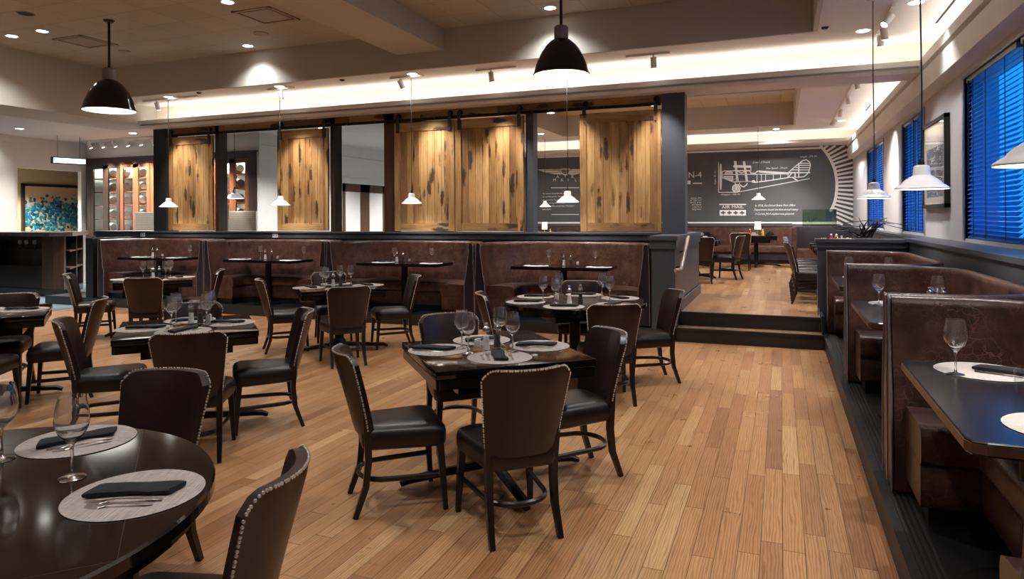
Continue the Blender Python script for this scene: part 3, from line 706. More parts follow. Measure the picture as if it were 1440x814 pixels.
TEXTS = [('US', -6.101, 2.962, 0.135, {'align': 'CENTER'}), ('A', -6.336, 2.797, 0.14, {'align': 'CENTER'}), ('I', -6.094, 2.816, 0.14, {'align': 'CENTER'}), ('R', -5.87, 2.784, 0.14, {'align': 'CENTER'}), ('M', -6.439, 2.702, 0.129, {'align': 'CENTER'}), ('A', -6.204, 2.696, 0.129, {'align': 'CENTER'}), ('I', -6.006, 2.691, 0.129, {'align': 'CENTER'}), ('L', -5.767, 2.685, 0.129, {'align': 'CENTER'}), ('The airborn flying field was a part of', -6.832, 2.315, 0.059, {}), ('several field service. The base was', -6.833, 2.219, 0.059, {}), ('one in service. The mail was flown', -6.833, 2.122, 0.059, {}), ('that was during those years as', -6.834, 2.026, 0.059, {}), ('a U.S. Post Office airmail base. The airport', -6.835, 1.929, 0.059, {}), ('specialized.', -6.835, 1.833, 0.059, {}), ('airports, then', -2.089, 2.115, 0.054, {'align': 'RIGHT'}), ('an "Ohio" and', -2.089, 2.051, 0.054, {'align': 'RIGHT'}), ('the U.S. Army', -2.09, 1.987, 0.054, {'align': 'RIGHT'}), ('and aviation', -2.09, 1.923, 0.054, {'align': 'RIGHT'}), ('a year for a', -2.09, 1.859, 0.054, {'align': 'RIGHT'}), ('flying there.', -2.091, 1.795, 0.054, {'align': 'RIGHT'}), ('JN-4', -2.069, 2.706, 0.242, {'align': 'RIGHT'}), ('Crew - 2 People', -0.722, 3.062, 0.067, {'shear': 0.35}), ('Max Speed - 75mph', -0.376, 2.889, 0.067, {'shear': 0.35}), ('Length - 27ft 4in', 0.483, 3.178, 0.062, {'shear': 0.35}), ('Wingspan - 43ft 7in', -1.574, 2.193, 0.065, {'shear': 0.35}), ('Height - 9ft 10in', -1.694, 2.494, 0.059, {'shear': 0.3, 'rot': -90}), ('AIR MAIL', -1.249, 1.827, 0.118, {'align': 'CENTER', 'sx': 1.25}), ('In 1918, the United States Post Office', -0.665, 1.871, 0.081, {'shear': 0.35, 'sx': 0.82}), ('Department issued the first airmail stamp', -0.691, 1.757, 0.081, {'shear': 0.35, 'sx': 0.82}), ('A Curtiss JN-4 airplane was pictured', -0.666, 1.642, 0.081, {'shear': 0.35, 'sx': 0.82})]
STAMP = [(-1.596, 1.782), (-0.901, 1.776), (-0.902, 1.624), (-1.597, 1.628)]
DOTS = [(-1.501, 1.706), (-1.334, 1.705), (-1.166, 1.703), (-1.001, 1.702)]
for nm, data, m in (('airplane_drawing', PLANE, 'chalk'), ('sunburst', SUN, 'chalk'), ('rule_lines', LINES, 'chalk'), ('wing_emblem', SHIELD, 'chalk')):
    bm = B()
    for t in data: st(bm, t[0], t[1], len(t) > 2)
    obj(nm, bm, MT[m], mu, False)
for body, x, z, size, k in TEXTS:
    k = dict(k); rot = R(k.pop('rot', 0.0)); text(body, x, z, size, mu, MT['chalk'] if size > 0.055 else MT['chalk'], rot=rot, **k)
bm = B(); q = [bm.verts.new((p[0], y, p[1])) for y in (-0.004, 0) for p in STAMP]; bm.faces.new(q[:4])
for k in range(4): bm.faces.new((q[k], q[(k+1) % 4], q[4+(k+1) % 4], q[4+k]))
sb = obj('stamp_block', bm, MT['chalk'], mu, False)
bm = B()
for p in DOTS: st(bm, [(p[0]-0.05, p[1]), (p[0]+0.05, p[1])], 0.04); st(bm, [(p[0], p[1]-0.035), (p[0], p[1]+0.035)], 0.04)
o = obj('stamp_marks', bm, MT['mural'], mu, False)
for v in o.data.vertices: v.co.y -= 0.004


for poly in ([(-6.98, 3.082), (-6.642, 3.079), (-6.233, 3.078), (-6.234, 2.906), (-6.386, 2.906), (-6.563, 2.953), (-6.761, 2.996), (-6.912, 3.042)], [(-5.969, 3.069), (-5.555, 3.045), (-5.222, 3.028), (-5.297, 2.993), (-5.441, 2.957), (-5.632, 2.926), (-5.804, 2.89), (-5.97, 2.898)]):
    bm = B(); a_ = [bm.verts.new((p[0], -0.004, p[1])) for p in poly]; b_ = [bm.verts.new((p[0], 0, p[1])) for p in poly]; bm.faces.new(a_)
    for k in range(len(poly)): bm.faces.new((a_[k], b_[k], b_[(k+1) % len(poly)], a_[(k+1) % len(poly)]))
    wg = obj('emblem_wing', bm, MT['chalk'], mu, False)
    bm = B(); cxp = sum(p[0] for p in poly)/len(poly); czp = sum(p[1] for p in poly)/len(poly)
    for k in range(3):
        z = poly[2 if poly[0][0] < poly[2][0] and poly[2][0] < -5.2 else 0][1]
    for k in range(4): st(bm, [(cxp-0.9+0.2*k, czp+0.09-0.06*k), (cxp+0.9-0.2*k, czp+0.09-0.06*k)], 0.012)
    o = obj('feather_lines', bm, MT['mural'], wg, False)
    for v in o.data.vertices: v.co.y -= 0.006
# ================================================================== dining chair
def back_pt(u, v, front):
    hw = 0.192 + 0.043*v
    zt = 0.872 - 0.05*(max(0, abs(u)-0.74)/0.26)**2.2
    zb = 0.425 + 0.03*(max(0, abs(u)-0.8)/0.2)**2
    z = zb + v*(zt-zb)
    cur = 0.105*(0.55+0.45*v)
    y = -0.195 - 0.078*v**1.2 - cur*(1-u*u)*0.9
    x = u*hw
    if front:
        e = (1-u**6)*(1-(2*v-1)**8)
        nx = -2*u*cur/hw*0.9
        l = math.hypot(1, nx); th = 0.040 + 0.010*e
        x += nx/l*th*0.9; y += 1/l*th
    else:
        e = (1-u**6)*(1-(2*v-1)**8); y -= 0.006*e
    return (x, y, z)
def chair_back():
    bm = B(); NU, NV = 16, 10
    gr = []
    for fr in (0, 1):
        gr.append([[bm.verts.new(back_pt(-1+2*i/NU, j/NV, fr)) for i in range(NU+1)] for j in range(NV+1)])
    for q, g_ in enumerate(gr):
        for j in range(NV):
            for i in range(NU):
                f = (g_[j][i], g_[j][i+1], g_[j+1][i+1], g_[j+1][i]); bm.faces.new(f if q == 0 else f[::-1])
    rim = [(j, 0) for j in range(NV+1)] + [(NV, i) for i in range(1, NU+1)] + [(j, NU) for j in range(NV-1, -1, -1)] + [(0, i) for i in range(NU-1, 0, -1)]
    for k in range(len(rim)):
        a, b = rim[k], rim[(k+1) % len(rim)]
        bm.faces.new((gr[0][a[0]][a[1]], gr[0][b[0]][b[1]], gr[1][b[0]][b[1]], gr[1][a[0]][a[1]]))
    return bm
def chair_nails():
    path = []
    N = 90
    for j in range(N+1): path.append((-1, 0.02+0.96*j/N))
    for i in range(1, N+1): path.append((-1+2*i/N, 1))
    for j in range(N, -1, -1): path.append((1, 0.02+0.96*j/N))
    P = []
    for u, v in path:
        a = Vector(back_pt(u, v, 0)); b = Vector(back_pt(u, v, 1)); P.append((a*0.92+b*0.08, (Vector((u, 0, 0)) if abs(u) > 0.999 and v < 0.985 else Vector((u*0.2, 0, 1))).normalized()*0.8+Vector((0, -0.6, 0))))
    bm = B(); acc = 0.0; last = None
    for p, nrm in P:
        if last is not None: acc += (p-last).length
        last = p
        if acc >= 0.0138:
            acc -= 0.0138; ball(bm, p+nrm*0.001, 0.0058, 6, 4)
    return bm
def chair_seat():
    ol = rpoly([(-0.185, -0.225), (0.185, -0.225), (0.238, 0.235), (-0.238, 0.235)], [0.05, 0.05, 0.075, 0.075], 5)
    bm = B(); cushion(bm, ol, [(0.022, 0.352), (0.006, 0.362), (0.0, 0.385), (0.0, 0.425), (0.006, 0.447), (0.022, 0.464), (0.06, 0.477), (0.12, 0.484), (0.18, 0.487)]); return bm
def chair_front_leg(s):
    bm = B(); tube(bm, [(s*0.195, 0.195, 0.36), (s*0.203, 0.208, 0.2), (s*0.212, 0.222, 0.0)], [0.0215, 0.018, 0.0135], 4, square=True); return bm
def chair_rear_leg(s):
    bm = B(); tube(bm, [(s*0.178, -0.205, 0.56), (s*0.176, -0.195, 0.42), (s*0.172, -0.190, 0.30), (s*0.174, -0.205, 0.16), (s*0.180, -0.262, 0.0)], [0.017, 0.02, 0.02, 0.018, 0.0145], 4, square=True); return bm
def chair_hoop():
    pts = []
    for k in range(25):
        t = k/24.0
        if t < 0.3: q = t/0.3; pts.append((-0.190+0.028*q, 0.205-0.30*q, 0.185))
        elif t > 0.7: q = (1-t)/0.3; pts.append((0.190-0.028*q, 0.205-0.30*q, 0.185))
        else:
            a = PI*(t-0.3)/0.4; pts.append((-0.162*math.cos(a), -0.095-0.135*math.sin(a), 0.185))
    bm = B(); tube(bm, pts, 0.0115, 6, flat=1.35); return bm
def make_chair(label, group):
    t = thing('dining_chair', label, 'chair', (0, 0, 0), 0, group)
    obj('backrest', chair_back(), MT['leather'], t); obj('seat', chair_seat(), MT['leather_in'], t)
    obj('nailhead_trim', chair_nails(), MT['nail'], t)
    for s in (-1, 1):
        obj('leg', chair_front_leg(s), MT['frame'], t); obj('leg', chair_rear_leg(s), MT['frame'], t)
    obj('stretcher', chair_hoop(), MT['frame'], t)
    return t
CH0 = make_chair('x', 'brown leather dining chairs with nailheads')
used = [False]
def chair(x, y, hd, label, z=0.0, group='brown leather dining chairs on the open floor'):
    o = CH0 if not used[0] else dup(CH0, (0, 0, 0), 0)
    used[0] = True
    o.location = (x, y, z); o.rotation_euler = (0, 0, R(hd-90)); o['label'] = label; o['group'] = group
    return o
T1, T2, T3, T4, T5, T6, T7 = ('the central square table', 'the round table by the steps', 'the square table before the booths', 'the square table left of centre', "the square table at the photo's edge", 'the square table closest to the bar', 'the big round table in front')
K = 'brown nailhead chair '
chair(-1.34, 3.33, 132, K+'with back to the viewer at '+T1)
chair(-2.03, 3.38, 39.5, K+'seen in profile facing the steps at '+T1)
chair(-1.24, 4.11, 225, K+'on the aisle side of '+T1)
chair(-2.15, 4.41, -48, K+'tucked in at the far side of '+T1)
chair(-1.43, 5.89, 117, K+'with back to the viewer at '+T2)
chair(-1.23, 6.72, 210, K+'standing clear on the aisle side of '+T2)
chair(-2.42, 6.16, 24, K+'showing its tan outer back at '+T2)
chair(-2.06, 7.25, -78, K+'at the booth side of '+T2)
chair(-4.52, 6.36, 138, K+'with back to the viewer at '+T3)
chair(-5.62, 6.75, 45, K+'in profile on the bar side of '+T3)
chair(-4.55, 7.42, 222, K+'in profile on the steps side of '+T3)
chair(-5.54, 7.54, -45, K+'mostly hidden at the booth side of '+T3)
chair(-3.735, 3.56, 127, K+'with back to the viewer at '+T4)
chair(-3.75, 4.25, 225, K+'in profile at the aisle side of '+T4)
chair(-4.69, 3.66, 45, K+'facing the aisle, bar side of '+T4)
chair(-4.54, 4.29, -45, K+'half hidden at the booth side of '+T4)
chair(-6.06, 3.56, 130, K+'with back to the viewer at '+T5)
chair(-6.1, 4.28, 225, K+'showing its tan outer back at '+T5)
chair(-6.88, 4.25, -50, K+'at the bar side of '+T5)
chair(-7.58, 6.5, 120, K+'with back to the viewer at '+T6)
chair(-8.72, 6.58, 45, K+'in profile, bar side of '+T6)
chair(-7.76, 7.42, 225, K+'turned to the bar at '+T6)
chair(-2.67, 2.15, -78, K+'facing the viewer across '+T7)
chair(-1.64, 1.50, 203, K+'closest to the viewer, at '+T7)
# raised floor: five along the table row, their partners opposite, three by the mural tables
ORD = ['first', 'second', 'third', 'fourth', 'fifth']
for k in range(5):
    chair(0.40, 10.72+0.66*k, 0, 'brown leather chair, %s in the row along the raised tables from the steps' % ORD[k], UP, 'chairs in a row on the raised floor')
for k in range(5):
    chair(1.33, 10.72+0.66*k, 180, 'brown leather chair on the window side of the raised tables, %s from the steps' % ORD[k], UP, 'window-side chairs on the raised floor')
chair(-1.42, 13.35, 100, 'brown leather chair next to the dark pier on the raised floor', UP, 'chairs by the mural tables')
chair(-1.02, 14.35, 165, 'brown leather chair standing sideways on the raised floor beyond the pier', UP, 'chairs by the mural tables')
chair(-0.88, 16.85, 92, 'reddish brown leather chair with bare back before the mural table', UP, 'chairs by the mural tables')

# ================================================================== tables
def pedestal_base(t, x, y, rot, top_z, feet=0.58, col=0.055):
    bm = B(); tube(bm, [(0, 0, 0.05), (0, 0, top_z)], col, 20); lathe(bm, [(col, 0.06), (col+0.02, 0.06), (col+0.02, 0.13), (col, 0.16)], 20, closed=True); obj('column', bm, MT['blackmetal'], t)
    for k in range(4):
        a = rot + k*PI/2; ca, sa = math.cos(a), math.sin(a); bm = B()
        tube(bm, [(ca*0.02, sa*0.02, 0.085), (ca*feet*0.55, sa*feet*0.55, 0.062), (ca*(feet-0.05), sa*(feet-0.05), 0.045), (ca*feet, sa*feet, 0.024)], [0.036, 0.031, 0.03, 0.022], 8, flat=0.8, square=True)
        obj('foot', bm, MT['blackmetal'], t)
    bm = B()
    for k in range(2):
        a = rot + k*PI/2; ca, sa = math.cos(a), math.sin(a); tube(bm, [(-ca*0.25, -sa*0.25, top_z-0.02), (ca*0.25, sa*0.25, top_z-0.02)], 0.02, 4)
    obj('top_bracket', bm, MT['blackmetal'], t)
def square_table(x, y, rotd, label, z=0.0, side=0.95):
    t = thing('dining_table', label, 'table', (x, y, z), R(rotd), 'square drop-leaf dining tables')
    h = side/2
    top = obj('tabletop', bbox(-h, h, -h, h, 0.735, 0.780, 0.005), MT['top'], t)
    for a in range(4):
        # folded leaf segments tucked under each edge
        bm = B(); ar = rpoly([(-h+0.004, -h+0.004), (h-0.004, -h+0.004), (h*0.45, -h+0.16), (-h*0.45, -h+0.16)], 0.02, 3)
        ca, sa = math.cos(a*PI/2), math.sin(a*PI/2)
        prism(bm, [(p[0]*ca-p[1]*sa, p[0]*sa+p[1]*ca) for p in ar], 0.678, 0.729); obj('folded_leaf', bm, MT['edge'], t, False)
    bm = B()
    i = h-0.17
    box(bm, -i, i, -i, -i+0.03, 0.60, 0.735); box(bm, -i, i, i-0.03, i, 0.60, 0.735); box(bm, -i, -i+0.03, -i, i, 0.60, 0.735); box(bm, i-0.03, i, -i, i, 0.60, 0.735)
    obj('apron', bm, MT['edge'], t, False)
    pedestal_base(t, 0, 0, 0.0, 0.735, 0.58 if side > 0.9 else 0.38)
    return t
def round_table(x, y, r_, rotd, label):
    t = thing('round_table', label, 'table', (x, y, 0), R(rotd), 'round dining tables')
    bm = B(); lathe(bm, [(0, 0.735), (r_-0.012, 0.735), (r_, 0.742), (r_, 0.772), (r_-0.006, 0.780), (0, 0.780)], 96); obj('tabletop', bm, MT['top'], t, ang=30)
    bm = B(); h = r_*0.707
    for a in range(4):
        ca, sa = math.cos(a*PI/2), math.sin(a*PI/2); q = [(-h*0.985, -h+0.0006), (h*0.985, -h+0.0006), (h*0.985, -h-0.0006), (-h*0.985, -h-0.0006)]
        prism(bm, [(p[0]*ca-p[1]*sa, p[0]*sa+p[1]*ca) for p in q], 0.7795, 0.7803)
    obj('leaf_joint', bm, MT['barbrown'], t, False)
    i = h*0.68; bm = B()
    lathe(bm, [(r_*0.94, 0.70), (r_*0.96, 0.70), (r_*0.96, 0.735), (r_*0.94, 0.735)], 64, closed=True)
    box(bm, -i, i, -i, -i+0.03, 0.62, 0.735); box(bm, -i, i, i-0.03, i, 0.62, 0.735); box(bm, -i, -i+0.03, -i, i, 0.62, 0.735); box(bm, i-0.03, i, -i, i, 0.62, 0.735)
    obj('apron', bm, MT['edge'], t, False)
    pedestal_base(t, 0, 0, 0.0, 0.735, 0.5)
    return t
square_table(-1.67, 3.90, 41.5, 'dark glossy square table with fold-down leaves alone amid the open floor')
round_table(-1.90, 6.50, 0.70, 40, 'dark round table by the steps, set with six placemats')
square_table(-4.98, 6.92, 43, 'dark square table set before the third leather booth')
square_table(-4.26, 3.98, 47, 'dark square table directly behind the big round table')
square_table(-6.60, 3.93, 52, "dark square table cut by the photo's edge near the bar carpet")
square_table(-8.15, 7.02, 50, 'dark square table closest to the bar and the first booth')
round_table(-2.30, 1.15, 0.81, 47, 'large dark round table in front with woven placemats')
# raised floor tables
for k in range(3):
    square_table(0.87, 10.95+1.1*k, 0, 'dark square table on the raised floor, %s from the pony wall' % ORD[k], UP, 0.80)
square_table(-1.60, 14.25, 0, 'dark square table with grey napkins and cups behind the dark pier', UP, 0.9)
square_table(-0.58, 18.15, 0, 'dark square table with a lit candle lamp under the mural', UP, 1.0)
square_table(-6.1, 18.2, 0, 'dark square table with a lit candle lamp seen between the barn doors', UP, 0.95)
square_table(-2.0, 17.45, 0, 'dark square table with white cups by the mural bench', UP, 0.9)

# ================================================================== booths
BZ = 0.145
def booth_prof_back(z0, top, flip):
    s = flip
    pts = [(0.0, z0+0.02), (0.155, z0+0.02), (0.152, z0+0.5), (0.125, z0+0.62), (0.080, top-0.12), (0.084, top-0.05), (0.078, top-0.015), (0.062, top), (0.036, top), (0.02, top-0.012), (0.014, top-0.05), (0.0, z0+0.5)]
    return [(p[0]*s, p[1]) for p in pts]
def booth_prof_seat(z0, depth, flip):
    s = flip; a, b = 0.12, 0.12+depth
    pts = [(a, z0+0.30), (b-0.02, z0+0.30), (b-0.005, z0+0.315), (b, z0+0.34), (b, z0+0.42), (b-0.012, z0+0.452), (b-0.05, z0+0.468), (b-0.2, z0+0.476), (a+0.06, z0+0.470), (a, z0+0.45)]
    return [(p[0]*s, p[1]) for p in pts]
def booth_prof_base(z0, depth, flip):
    s = flip; a, b = 0.12, 0.12+depth
    pts = [(a, z0+0.10), (b-0.03, z0+0.10), (b-0.02, z0+0.12), (b-0.02, z0+0.285), (b-0.03, z0+0.297), (a, z0+0.297)]
    return [(p[0]*s, p[1]) for p in pts]
def booth_prof_kick(z0, depth, flip):
    s = flip; a, b = 0.12, 0.12+depth-0.07
    return [(p[0]*s, p[1]) for p in [(a, z0), (b, z0), (b, z0+0.10), (a, z0+0.10)]]
def u_path(x0, x1, yf, yb, r_, n=9):
    p = [(x0, yf), (x0, (yf+yb-r_)/2)]
    for k in range(n+1):
        a = PI - (PI/2)*k/n; p.append((x0+r_+r_*math.cos(a), yb-r_+r_*math.sin(a)))
    p.append(((x0+x1)/2, yb))
    for k in range(n+1):
        a = PI/2 - (PI/2)*k/n; p.append((x1-r_+r_*math.cos(a), yb-r_+r_*math.sin(a)))
    p += [(x1, (yf+yb-r_)/2), (x1, yf)]
    return p
def booth(label, group, path, z0, top, depth, seat_skip=0.05, loc=(0, 0, 0)):
    # path runs so that the inside of the U lies to the right of travel
    t = thing('booth_bench', label, 'booth', loc, 0, group)
    bm = B(); sweep(bm, path, booth_prof_back(z0, top, -1)); obj('backrest', bm, MT['booth'], t, ang=50)
    def inset(path, d):
        q = [Vector(p) for p in path]; q[0] = q[0] + (q[1]-q[0]).normalized()*d; q[-1] = q[-1] + (q[-2]-q[-1]).normalized()*d; return [(p.x, p.y) for p in q]
    ps = inset(path, seat_skip)
    bm = B(); sweep(bm, ps, booth_prof_seat(z0, depth, -1)); obj('seat', bm, MT['booth'], t, ang=50)
    bm = B(); sweep(bm, ps, booth_prof_base(z0, depth, -1)); obj('seat_base', bm, MT['booth'], t, ang=50)
    bm = B(); sweep(bm, inset(path, seat_skip+0.04), booth_prof_kick(z0, depth, -1)); obj('plinth', bm, MT['black'], t, False)
    # welted end panels
    for e in (0, 1):
        a, b = (Vector(path[0]), Vector(path[1])) if e == 0 else (Vector(path[-1]), Vector(path[-2]))
        d = (a-b).normalized(); nn = Vector((d.y, -d.x)) if e == 1 else Vector((-d.y, d.x))
        pr = booth_prof_back(z0, top, -1)
        # travel direction at this end
        tv = (b-a).normalized() if e == 0 else (a-b).normalized(); ln = Vector((-tv.y, tv.x))
        P3 = [(a.x+d.x*0.004+ln.x*q[0], a.y+d.y*0.004+ln.y*q[0], q[1]) for q in pr]
        bm = B(); n = len(P3)
        f0 = [bm.verts.new(p) for p in P3]; f1 = [bm.verts.new((p[0]+d.x*0.008, p[1]+d.y*0.008, p[2])) for p in P3]
        bm.faces.new(f1)
        for k in range(n): bm.faces.new((f0[k], f0[(k+1) % n], f1[(k+1) % n], f1[k]))
        obj('end_panel', bm, MT['booth_d'], t, False)
        bm = B(); tube(bm, [(p[0]+d.x*0.01, p[1]+d.y*0.01, p[2]) for p in P3[1:]] + [(P3[0][0]+d.x*0.01, P3[0][1]+d.y*0.01, P3[0][2])], 0.0055, 5); obj('piping', bm, MT['piping'], t)
    return t
DX = [-11.86, -9.27, -6.73, -4.14, -1.60]
BN = ['the first booth from the bar', 'the second booth from the bar', 'the third booth from the bar', 'the booth beside the dark pier']
for k in range(4):
    booth('curved brown leather booth bench, '+BN[k][4:], 'curved leather booths below the barn doors', u_path(DX[k]+0.009, DX[k+1]-0.009, 9.02, 9.975, 0.72), BZ, 1.235 if k else 1.235, 0.46)
def r_path(ya, yb, xf, xw, r_, n=9):
    # opens toward -x (the aisle); inside lies to the right of travel: travel from yb end to ya end
    p = [(xf, ya), ((xf+xw-r_)/2, ya)]
    for k in range(n+1):
        a = -PI/2 + (PI/2)*k/n; p.append((xw-r_+r_*math.cos(a), ya+r_+r_*math.sin(a)))
    p.append((xw, (ya+yb)/2))
    for k in range(n+1):
        a = (PI/2)*k/n; p.append((xw-r_+r_*math.cos(a), yb-r_+r_*math.sin(a)))
    p += [((xf+xw-r_)/2, yb), (xf, yb)]
    return p[::-1]
RN = ['the closest window booth', 'the middle window booth', 'the window booth by the pony wall']
RY = [(1.82, 4.19), (4.21, 6.73), (6.75, 9.42)]
for k in range(3):
    booth('brown crackled leather booth bench, '+RN[k][4:], 'leather booths along the window wall', r_path(RY[k][0], RY[k][1], 0.545, 1.40, 0.55), 0.15, 1.175, 0.46 if k == 0 else 0.42)
# booth tables
def booth_table(x, y, lx, ly, z0, top, label, group, chamfer=0.03, mt='topblue'):
    t = thing('booth_table', label, 'table', (x, y, z0), 0, group)
    h = top-z0; a, b = lx/2, ly/2
    ol = rpoly([(-a, -b), (a, -b), (a, b), (-a, b)], chamfer, 2)
    bm = B(); cushion(bm, ol, [(0.004, h-0.045), (0.0, h-0.041), (0.0, h-0.004), (0.004, h)]); obj('tabletop', bm, MT[mt], t, False)
    bm = B(); prism(bm, rpoly([(-a-0.003, -b-0.003), (a+0.003, -b-0.003), (a+0.003, b+0.003), (-a-0.003, b+0.003)], chamfer, 2), h-0.038, h-0.008); obj('edge_band', bm, MT['barbrown' if mt == 'topblue' and ly > 1 else 'edge'], t, False)
    bm = B(); tube(bm, [(0, 0, 0.03), (0, 0, h-0.045)], 0.05, 18); obj('column', bm, MT['blackmetal'], t)
    bm = B(); lathe(bm, [(0, 0.0), (0.24, 0.0), (0.24, 0.012), (0.08, 0.05), (0, 0.05)], 28); obj('base', bm, MT['blackmetal'], t)
    return t
BT = [-10.73, -8.20, -5.52, -2.90]
BTY = 9.38
for k in range(4):
    booth_table(BT[k], BTY, 1.42, 0.62, BZ, 0.905, 'narrow dark table in '+BN[k], 'narrow booth tables below the barn doors', 0.04, 'top')
RTY = [3.09, 5.58, 8.05]
for k in range(3):
    booth_table(0.88, RTY[k], 0.70, 1.28, 0.15, 0.91, 'glossy dark table in '+RN[k], 'tables in the window booths', 0.05)

# ================================================================== table settings
def glass_proto():
    t = thing('wine_glass', 'x', 'wine glass')
    out = [(0.0, 0.0), (0.036, 0.0), (0.037, 0.002), (0.030, 0.005), (0.012, 0.009), (0.005, 0.016), (0.0042, 0.04), (0.0042, 0.085), (0.006, 0.098), (0.018, 0.112), (0.034, 0.128), (0.044, 0.150), (0.0465, 0.170), (0.044, 0.200), (0.0385, 0.228), (0.0360, 0.240)]
    inn = [(0.0352, 0.240), (0.0375, 0.228), (0.0430, 0.200), (0.0455, 0.170), (0.0430, 0.151), (0.033, 0.1295), (0.016, 0.1145), (0.0, 0.109)]
    bm = B(); lathe(bm, out[:10] + [(0.0, 0.102)][:0], 24)
    bm.free(); bm = B(); lathe(bm, out+inn, 28); o = obj('bowl', bm, MT['glass'], None, ang=60)
    bpy.data.objects.remove(t)
    o.name = 'wine_glass'
    return o
GL0 = glass_proto(); GLN = [0]
def glass(x, y, z, label, group='clear wine glasses on the tables', s=1.0):
    o = GL0 if GLN[0] == 0 else GL0.copy()
    if GLN[0]: COL.objects.link(o)
    GLN[0] += 1; o.location = (x, y, z+0.0005); o.rotation_euler = (0, 0, x*7); o.scale = (s, s, s); tag(o, label, 'wine glass', group)
def napkin_bm():
    # cloth folded in thirds and rolled flat, its ends cut at a slant
    bm = B(); n = 20; rows = 13; rings = []
    for i in range(rows):
        t = i/(rows-1); ring = []
        for k in range(n):
            a = 2*PI*k/n; c, s_ = math.cos(a), math.sin(a)
            py = math.copysign(abs(c)**0.45, c)*(0.037+0.003*math.sin(9*t+1)); hz = 0.0092+0.0018*math.sin(7*t)+0.0014*math.sin(15*t+2*a)
            lay = 0.0016*math.sin(a*6) if abs(c) > 0.5 else 0.0
            pz = 0.0112+math.copysign(abs(s_)**0.6, s_)*hz*(1.0 if 0 < i < rows-1 else 0.8)
            x = -0.122+0.244*t + py*0.35*(1 if t > 0.5 else 0.8)*abs(2*t-1)
            ring.append(bm.verts.new((x, py+lay+0.006*math.sin(3.2*t), max(0.0005, pz))))
        rings.append(ring)
    for i in range(rows-1):
        for k in range(n): bm.faces.new((rings[i][k], rings[i][(k+1) % n], rings[i+1][(k+1) % n], rings[i+1][k]))
    bm.faces.new(rings[0][::-1]); bm.faces.new(rings[-1])
    return bm
def ribbon(bm, rows):      # rows: (x, halfwidth, z, thickness)
    prev = None
    for x, hw, z, th in rows:
        cur = [bm.verts.new(p) for p in ((x, -hw, z), (x, hw, z), (x, hw*0.8, z+th), (x, -hw*0.8, z+th))]
        if prev:
            for k in range(4): bm.faces.new((prev[k], prev[(k+1) % 4], cur[(k+1) % 4], cur[k]))
        else: bm.faces.new(cur[::-1])
        prev = cur
    bm.faces.new(prev)
def fork_bm():
    bm = B()
    ribbon(bm, [(-0.105, 0.004, 0.004, 0.002), (-0.09, 0.009, 0.005, 0.002), (-0.04, 0.006, 0.009, 0.003), (0.02, 0.003, 0.010, 0.003), (0.04, 0.004, 0.007, 0.003), (0.052, 0.011, 0.004, 0.002), (0.065, 0.012, 0.002, 0.002)])
    for k in range(4):
        y = -0.0095+k*0.0063; 
        p = [(0.063, 0.002, 0.002, 0.002), (0.085, 0.0018, 0.002, 0.002), (0.107, 0.001, 0.006, 0.0015)]
        n0 = len(bm.verts); ribbon(bm, p); bm.verts.ensure_lookup_table()
        for v in bm.verts[n0:]: v.co.y += y
    return bm
def knife_bm():
    bm = B(); ribbon(bm, [(-0.115, 0.005, 0.001, 0.004), (-0.10, 0.008, 0.001, 0.005), (-0.03, 0.006, 0.001, 0.005), (-0.01, 0.005, 0.001, 0.004), (0.01, 0.010, 0.001, 0.002), (0.08, 0.010, 0.001, 0.0015), (0.11, 0.004, 0.001, 0.001)]); return bm
def plain_mesh(name, bm, m, ang=38):
    o = obj(name, bm, m, None, ang=ang); COL.objects.unlink(o); return o
bm = B(); lathe(bm, [(0, 0.0), (0.190, 0.0), (0.192, 0.0015), (0.190, 0.003), (0, 0.003)], 48)
PR = {'placemat': plain_mesh('placemat', bm, MT['mat']), 'napkin': plain_mesh('napkin', napkin_bm(), MT['napkin'], 60), 'fork': plain_mesh('dinner_fork', fork_bm(), MT['steel']), 'knife': plain_mesh('table_knife', knife_bm(), MT['steel'])}
bm = B(); lathe(bm, [(0, 0.0), (0.190, 0.0), (0.192, 0.0015), (0.190, 0.003), (0, 0.003)], 40); PR['matw'] = plain_mesh('placemat', bm, MT['matw'])
def put(kind, x, y, z, rotd, label, cat, group, s=1.0):
    o = PR[kind].copy(); COL.objects.link(o); o.location = (x, y, z); o.rotation_euler = (0, 0, R(rotd)); o.scale = (s, s, s); return tag(o, label, cat, group)
